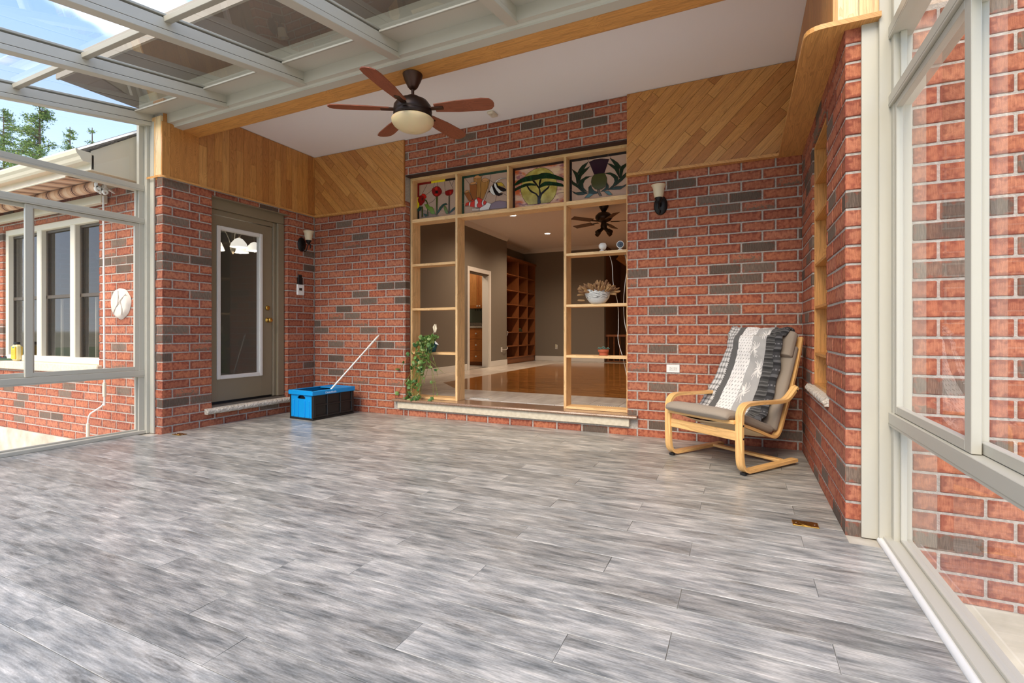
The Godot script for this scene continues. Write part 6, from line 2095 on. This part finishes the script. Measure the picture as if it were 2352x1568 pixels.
# ---------------------------------------------------------------- plants and small things on the shelves
func build_shelf_things() -> void:
	var r := RandomNumberGenerator.new()
	r.seed = 55
	# trailing plant
	var base := Vector3(-3.36, 0.756, -4.93)
	var t := thing("trailing_plant", "trailing green heart-leaf plant hanging from the low shelf to the granite ledge", "potted plant", base)
	var m := mb()
	m.lathe([Vector2(0.0, 0.0), Vector2(0.05, 0.0), Vector2(0.062, 0.05), Vector2(0.07, 0.11), Vector2(0.066, 0.11), Vector2(0.06, 0.09), Vector2(0.0, 0.09)], 22)
	part(t, "pot", m.done(), mat(rgb(24, 92, 108), 0.35))
	var greens := [mat(rgb(74, 112, 52), 0.5), mat(rgb(104, 138, 66), 0.5), mat(rgb(46, 84, 44), 0.5), mat(rgb(150, 170, 110), 0.5)]
	for g in greens:
		g.backlight_enabled = true
		g.backlight = g.albedo_color * 0.5
	var stem_m := mat(rgb(122, 134, 58), 0.6)
	var lm := mb()
	var lr := []
	for i in 7:
		var f := i / 6.0
		var row := PackedVector3Array()
		var hw := 0.0
		hw = [0.002, 0.34, 0.50, 0.52, 0.42, 0.22, 0.0][i]
		for j in 5:
			var e := j / 4.0 * 2.0 - 1.0
			row.append(Vector3(e * hw, f, 0.10 * (1 - e * e) - 0.12 * f * f))
		lr.append(row)
	lm.sheet(lr, false)
	var leaf := lm.done()
	var vines := 36
	for v in vines:
		var ang := r.randf_range(-0.3, PI + 0.3)
		var ox := cos(ang) * r.randf_range(0.05, 0.16) - 0.03
		var tx := r.randf_range(-0.27, -0.02) if v % 4 != 0 else r.randf_range(-0.2, 0.08)
		if v % 6 == 0: tx = r.randf_range(0.08, 0.22)
		if v % 9 == 0: tx = r.randf_range(-0.40, -0.3)
		var bottom := r.randf_range(-0.555, -0.47) if v % 4 != 0 else r.randf_range(-0.40, -0.15)
		var zz := 0.10 + r.randf_range(0.0, 0.06)
		var path := [Vector3(0, 0.09, 0), Vector3(ox * 0.5, 0.15 + r.randf() * 0.05, 0.02 + 0.03 * r.randf()), Vector3(ox, 0.06, zz), Vector3(lerpf(ox, tx, 0.5) + r.randfn() * 0.015, lerpf(0.05, bottom, 0.5), zz + r.randfn() * 0.012), Vector3(tx + r.randfn() * 0.02, bottom, zz + r.randfn() * 0.01)]
		if bottom < -0.52: path.append(Vector3(tx + r.randfn() * 0.05, bottom - 0.004, zz + 0.05))
		var sp := smooth_path(path, 7)
		m = mb()
		m.tube(sp, 0.0021, 5, false)
		part(t, "vine", m.done(), stem_m)
		var step := 4 + r.randi() % 2
		for i in range(3 + r.randi() % 3, sp.size(), step):
			var s := r.randf_range(0.034, 0.058)
			var out := Vector3(r.randfn() * 0.7, r.randf_range(-0.9, 0.2), 0.5 + absf(r.randfn()) * 0.4).normalized()
			var side := out.cross(Vector3(r.randfn(), r.randfn(), 1.0)).normalized()
			var bs := Basis(side, out, side.cross(out)).scaled(Vector3.ONE * s)
			part(t, "leaf", leaf, greens[[0, 0, 1, 2, 1, 3][r.randi() % 6]], sp[i], bs)
	# spray over the top of the pot
	for i in 30:
		var a := r.randf() * TAU
		var p := Vector3(cos(a) * r.randf() * 0.10, 0.10 + r.randf() * 0.09, sin(a) * r.randf() * 0.07 + 0.01)
		var out := Vector3(cos(a), r.randf_range(-0.2, 0.9), sin(a) * 0.5 + 0.3).normalized()
		var side := out.cross(Vector3(r.randfn(), 0.4, 1.0)).normalized()
		part(t, "leaf", leaf, greens[r.randi() % 3], p, Basis(side, out, side.cross(out)).scaled(Vector3.ONE * r.randf_range(0.032, 0.05)))
	# paper flower ornament
	var o := thing("paper_flower", "folded white paper flower on a thin stick in the trailing plant", "ornament", Vector3(-3.335, 0.92, -4.90))
	m = mb()
	m.tube(V3([Vector3(0, -0.08, 0), Vector3(0.02, 0.06, 0.0), Vector3(0.035, 0.10, 0)]), 0.002, 5)
	part(o, "stick", m.done(), mat(rgb(216, 204, 190), 0.6))
	for q in [[-0.012, 0.2], [0.012, -0.3], [0.0, 1.2]]:
		m = mb()
		m.slab(PackedVector2Array([Vector2(0, -0.05), Vector2(0.02, 0.0), Vector2(0.008, 0.055), Vector2(-0.016, 0.02)]), 0.0015, Transform3D(Basis(Vector3.UP, q[1]), Vector3(0.04 + q[0], 0.115, 0)))
		part(o, "petal", m.done(), mat(rgb(240, 228, 200), 0.7))
	m = mb()
	m.slab(PackedVector2Array([Vector2(0, 0), Vector2(0.03, -0.005), Vector2(0.075, -0.05), Vector2(0.025, -0.035)]), 0.0015, Transform3D(Basis(), Vector3(0.04, -0.03, 0.03)))
	part(o, "petal", m.done(), mat(rgb(238, 236, 230), 0.7))
	# bowl of finger succulents
	var b := thing("succulent_bowl", "white bowl with grey scroll relief full of brownish finger succulents on the shelf", "potted plant", Vector3(-1.332, 1.282, -4.93))
	var bm := mat(Color.WHITE, 0.45)
	bm.albedo_texture = scroll_tex()
	bm.uv1_scale = Vector3(3, 7.1, 1)
	m = mb()
	m.lathe([Vector2(0.0, 0.0), Vector2(0.06, 0.0), Vector2(0.085, 0.02), Vector2(0.115, 0.06), Vector2(0.13, 0.105), Vector2(0.134, 0.138), Vector2(0.13, 0.142), Vector2(0.124, 0.138), Vector2(0.12, 0.115), Vector2(0.0, 0.115)], 40)
	part(b, "bowl", m.done(), bm)
	var su := [mat(rgb(150, 112, 74), 0.6), mat(rgb(168, 130, 86), 0.6), mat(rgb(128, 92, 62), 0.6)]
	m = mb()
	var cp := []
	for q in [[0.5, 0.0], [0.9, 0.1], [1.05, 0.5], [1.0, 0.8], [0.7, 0.95], [0.0, 1.0]]: cp.append(Vector2(q[0] * 0.16, q[1]))
	m.lathe(cp, 8)
	var finger := m.done()
	for i in 170:
		var a := r.randf() * TAU
		var rad := sqrt(r.randf())
		var p := Vector3(cos(a) * rad * 0.125, 0.11, sin(a) * rad * 0.10)
		var lean := Vector3(cos(a) * rad * 1.1, 1.0 - rad * 0.45, sin(a) * rad * 0.9).normalized()
		if i % 14 == 0 and rad > 0.5: lean = Vector3(cos(a) * 1.2, 0.15, sin(a) * 0.8).normalized()
		var side := lean.cross(Vector3(0.3, 0.1, 1)).normalized()
		var L := r.randf_range(0.055, 0.10) * (1.15 - 0.25 * rad) + (0.04 if i % 11 == 0 else 0.0)
		var bs := Basis(side * 0.062, lean * (L + 0.02), side.cross(lean) * 0.062)
		part(b, "succulent_finger", finger, su[i % 3], p, bs)
	for q in [[Vector3(-0.135, 0.10, 0.02), Vector3(-1, -0.1, 0.3)], [Vector3(0.13, 0.10, 0.02), Vector3(1, -0.12, 0.2)], [Vector3(-0.12, 0.035, 0.05), Vector3(-1, 0.05, 0.3)]]:
		var lean: Vector3 = q[1].normalized()
		var side := lean.cross(Vector3(0, 0, 1)).normalized()
		part(b, "succulent_finger", finger, su[1], q[0], Basis(side * 0.062, lean * 0.075, side.cross(lean) * 0.062))
	# terracotta pot
	var p := thing("terracotta_pot", "small terracotta pot of blue-green succulents on the lower shelf", "potted plant", Vector3(-1.272, 0.756, -4.93))
	m = mb()
	m.lathe([Vector2(0.0, 0.0), Vector2(0.045, 0.0), Vector2(0.047, 0.01), Vector2(0.04, 0.012), Vector2(0.045, 0.035), Vector2(0.054, 0.037), Vector2(0.056, 0.06), Vector2(0.05, 0.06), Vector2(0.048, 0.05), Vector2(0.0, 0.05)], 24)
	part(p, "pot", m.done(), mat(rgb(186, 92, 58), 0.8))
	for q in [[-0.042, 0.066, 0.01], [0.0, 0.075, 0.0], [0.046, 0.066, 0.0], [0.02, 0.066, 0.03], [-0.018, 0.064, 0.03]]:
		for k in 9:
			var a := TAU * k / 9.0
			var el := 0.3 + 0.5 * (k % 3)
			var lean := Vector3(cos(a) * cos(el), sin(el), sin(a) * cos(el))
			var side := lean.cross(Vector3(0.2, 1, 0.1)).normalized()
			part(p, "succulent_leaf", leaf, mat(rgb(104, 132, 118), 0.6) if not M.has("sleaf") else M.sleaf, Vector3(q[0], q[1], q[2]), Basis(side, lean, side.cross(lean)).scaled(Vector3.ONE * 0.02))
	# two indoor cameras
	cam_unit("white indoor camera turned away on the upper shelf, nearer to the post", Vector3(-1.292, 1.813, -4.945), 2.5)
	cam_unit("white indoor camera with its dark lens facing out, close to the brick", Vector3(-1.105, 1.813, -4.945), 0.25)
	cord("white camera cord hanging from the upper shelf, nearer to the post", [Vector3(-1.262, 1.835, -4.99), Vector3(-1.25, 1.815, -5.05), Vector3(-1.22, 1.70, -5.085), Vector3(-1.208, 1.5, -5.085), Vector3(-1.16, 1.28, -5.085), Vector3(-1.155, 1.05, -5.085), Vector3(-1.155, 0.9, -5.085), Vector3(-1.10, 0.70, -5.085), Vector3(-1.06, 0.5, -5.085), Vector3(-1.03, 0.36, -5.085)])
	cord("white camera cord hanging close along the brick edge", [Vector3(-1.09, 1.83, -4.99), Vector3(-1.085, 1.815, -5.05), Vector3(-1.065, 1.65, -5.085), Vector3(-1.085, 1.5, -5.085), Vector3(-1.10, 1.3, -5.085), Vector3(-1.09, 1.1, -5.085), Vector3(-1.06, 0.95, -5.085), Vector3(-1.04, 0.75, -5.085), Vector3(-1.032, 0.6, -5.085)])

func scroll_tex() -> ImageTexture:
	var w := 128
	var h := 128
	var d := PackedByteArray()
	d.resize(w * h * 3)
	var g := nz(w, h, 0.06, 921, 1, 1, 3)
	for y in h:
		for x in w:
			var v := 1.0 - y / float(h)
			var c := 0.90 - 0.06 * (g[y * w + x] / 255.0)
			if y > 48 and y < 122:
				var u := x / 128.0 * TAU
				var vv := (y - 85) / 37.0
				var f := sin(u * 1.0 + 2.4 * sin(vv * 2.2)) * cos(vv * 3.4 + sin(u) * 1.6)
				if absf(f) < 0.16: c -= 0.34
				elif absf(f) > 0.8: c -= 0.18
			var i := (y * w + x) * 3
			d[i] = int(c * 250); d[i + 1] = int(c * 250); d[i + 2] = int(c * 244)
	return tex(w, h, d)

func cam_unit(label: String, at: Vector3, turn: float) -> void:
	var t := thing("indoor_camera", label, "camera", at, turn, "indoor cameras on the shelf")
	var m := mb()
	m.lathe([Vector2(0.0, 0.0), Vector2(0.028, 0.0), Vector2(0.03, 0.006), Vector2(0.018, 0.016), Vector2(0.008, 0.024), Vector2(0.0, 0.026)], 20)
	part(t, "stand", m.done(), M.white)
	m = mb()
	m.lathe([Vector2(0.0, -0.03), Vector2(0.02, -0.026), Vector2(0.032, -0.012), Vector2(0.037, 0.01), Vector2(0.037, 0.03), Vector2(0.034, 0.033), Vector2(0.0, 0.033)], 26, Vector3(0, 0.058, 0), Basis(Vector3.RIGHT, PI / 2))
	part(t, "housing", m.done(), M.white)
	m = mb()
	m.lathe([Vector2(0.031, 0.0335), Vector2(0.0, 0.0345)], 24, Vector3(0, 0.058, 0), Basis(Vector3.RIGHT, PI / 2))
	var l := part(t, "lens_face", m.done(), mat(rgb(44, 52, 62), 0.15))
	m = mb()
	m.lathe([Vector2(0.009, 0.0345), Vector2(0.0, 0.0355)], 14, Vector3(0, 0.058, 0), Basis(Vector3.RIGHT, PI / 2))
	part(l, "lens", m.done(), mat(rgb(14, 16, 20), 0.1))

func cord(label: String, pts: Array) -> void:
	var t := thing("camera_cord", label, "cord", Vector3.ZERO, 0.0, "camera cords")
	var m := mb()
	m.tube(smooth_path(pts, 6), 0.0032, 6)
	part(t, "wire", m.done(), M.white)

func _ready() -> void:
	# ---- camera
	var cam := Camera3D.new()
	cam.name = "camera"
	cam.projection = Camera3D.PROJECTION_FRUSTUM
	cam.near = 0.05
	cam.far = 400.0
	cam.size = 2.0 * 0.05 * 784.0 / 1129.0
	cam.frustum_offset = Vector2(0, -0.05 * (784.0 - 761.12) / 1129.0)
	add_child(cam)
	cam.position = Vector3(0, 1.0, 0)
	cam.rotation.y = deg_to_rad(25.0)
	cam.current = true
	# ---- sky, sun, exposure
	var e := Environment.new()
	var sm := ProceduralSkyMaterial.new()
	sm.sky_top_color = rgb(74, 122, 184)
	sm.sky_horizon_color = rgb(202, 209, 214)
	sm.sky_curve = 0.22
	sm.ground_bottom_color = rgb(150, 148, 132)
	sm.ground_horizon_color = rgb(170, 168, 152)
	sm.sky_energy_multiplier = 1.0
	var cn := FastNoiseLite.new()
	cn.seed = 8
	cn.frequency = 0.006
	cn.fractal_octaves = 6
	var ramp := Gradient.new()
	ramp.offsets = PackedFloat32Array([0.0, 0.56, 0.66, 1.0])
	ramp.colors = PackedColorArray([Color(1, 1, 1, 0), Color(1, 1, 1, 0), Color(1, 1, 1, 0.55), Color(1, 1, 1, 0.75)])
	var ct := NoiseTexture2D.new()
	ct.width = 2048
	ct.height = 1024
	ct.seamless = true
	ct.noise = cn
	ct.color_ramp = ramp
	sm.sky_cover = ct
	var sky := Sky.new()
	sky.sky_material = sm
	e.background_mode = Environment.BG_SKY
	e.sky = sky
	e.background_energy_multiplier = 1.0
	e.tonemap_mode = Environment.TONE_MAPPER_LINEAR
	e.tonemap_exposure = 2.9
	e.sdfgi_enabled = true
	e.ssao_enabled = true
	e.ssil_enabled = true
	var we := WorldEnvironment.new()
	we.name = "environment"
	we.environment = e
	add_child(we)
	var sun := DirectionalLight3D.new()
	sun.name = "sun"
	sun.light_color = rgb(255, 238, 212)
	sun.light_energy = 0.62
	sun.light_angular_distance = 40.0
	sun.shadow_enabled = true
	sun.sky_mode = DirectionalLight3D.SKY_MODE_LIGHT_ONLY
	add_child(sun)
	sun.look_at_from_position(Vector3(-0.6, 4.6, 4.6), Vector3.ZERO)
	# ---- the place
	make_materials()
	build_floor()
	build_walls()
	build_ceiling()
	build_bulkheads()
	build_roof()
	build_glazing()
	build_openings()
	build_house()
	build_outside()
	build_shelf_frame()
	build_stained()
	build_fixtures()
	build_crate()
	build_chair()
	build_shelf_things()
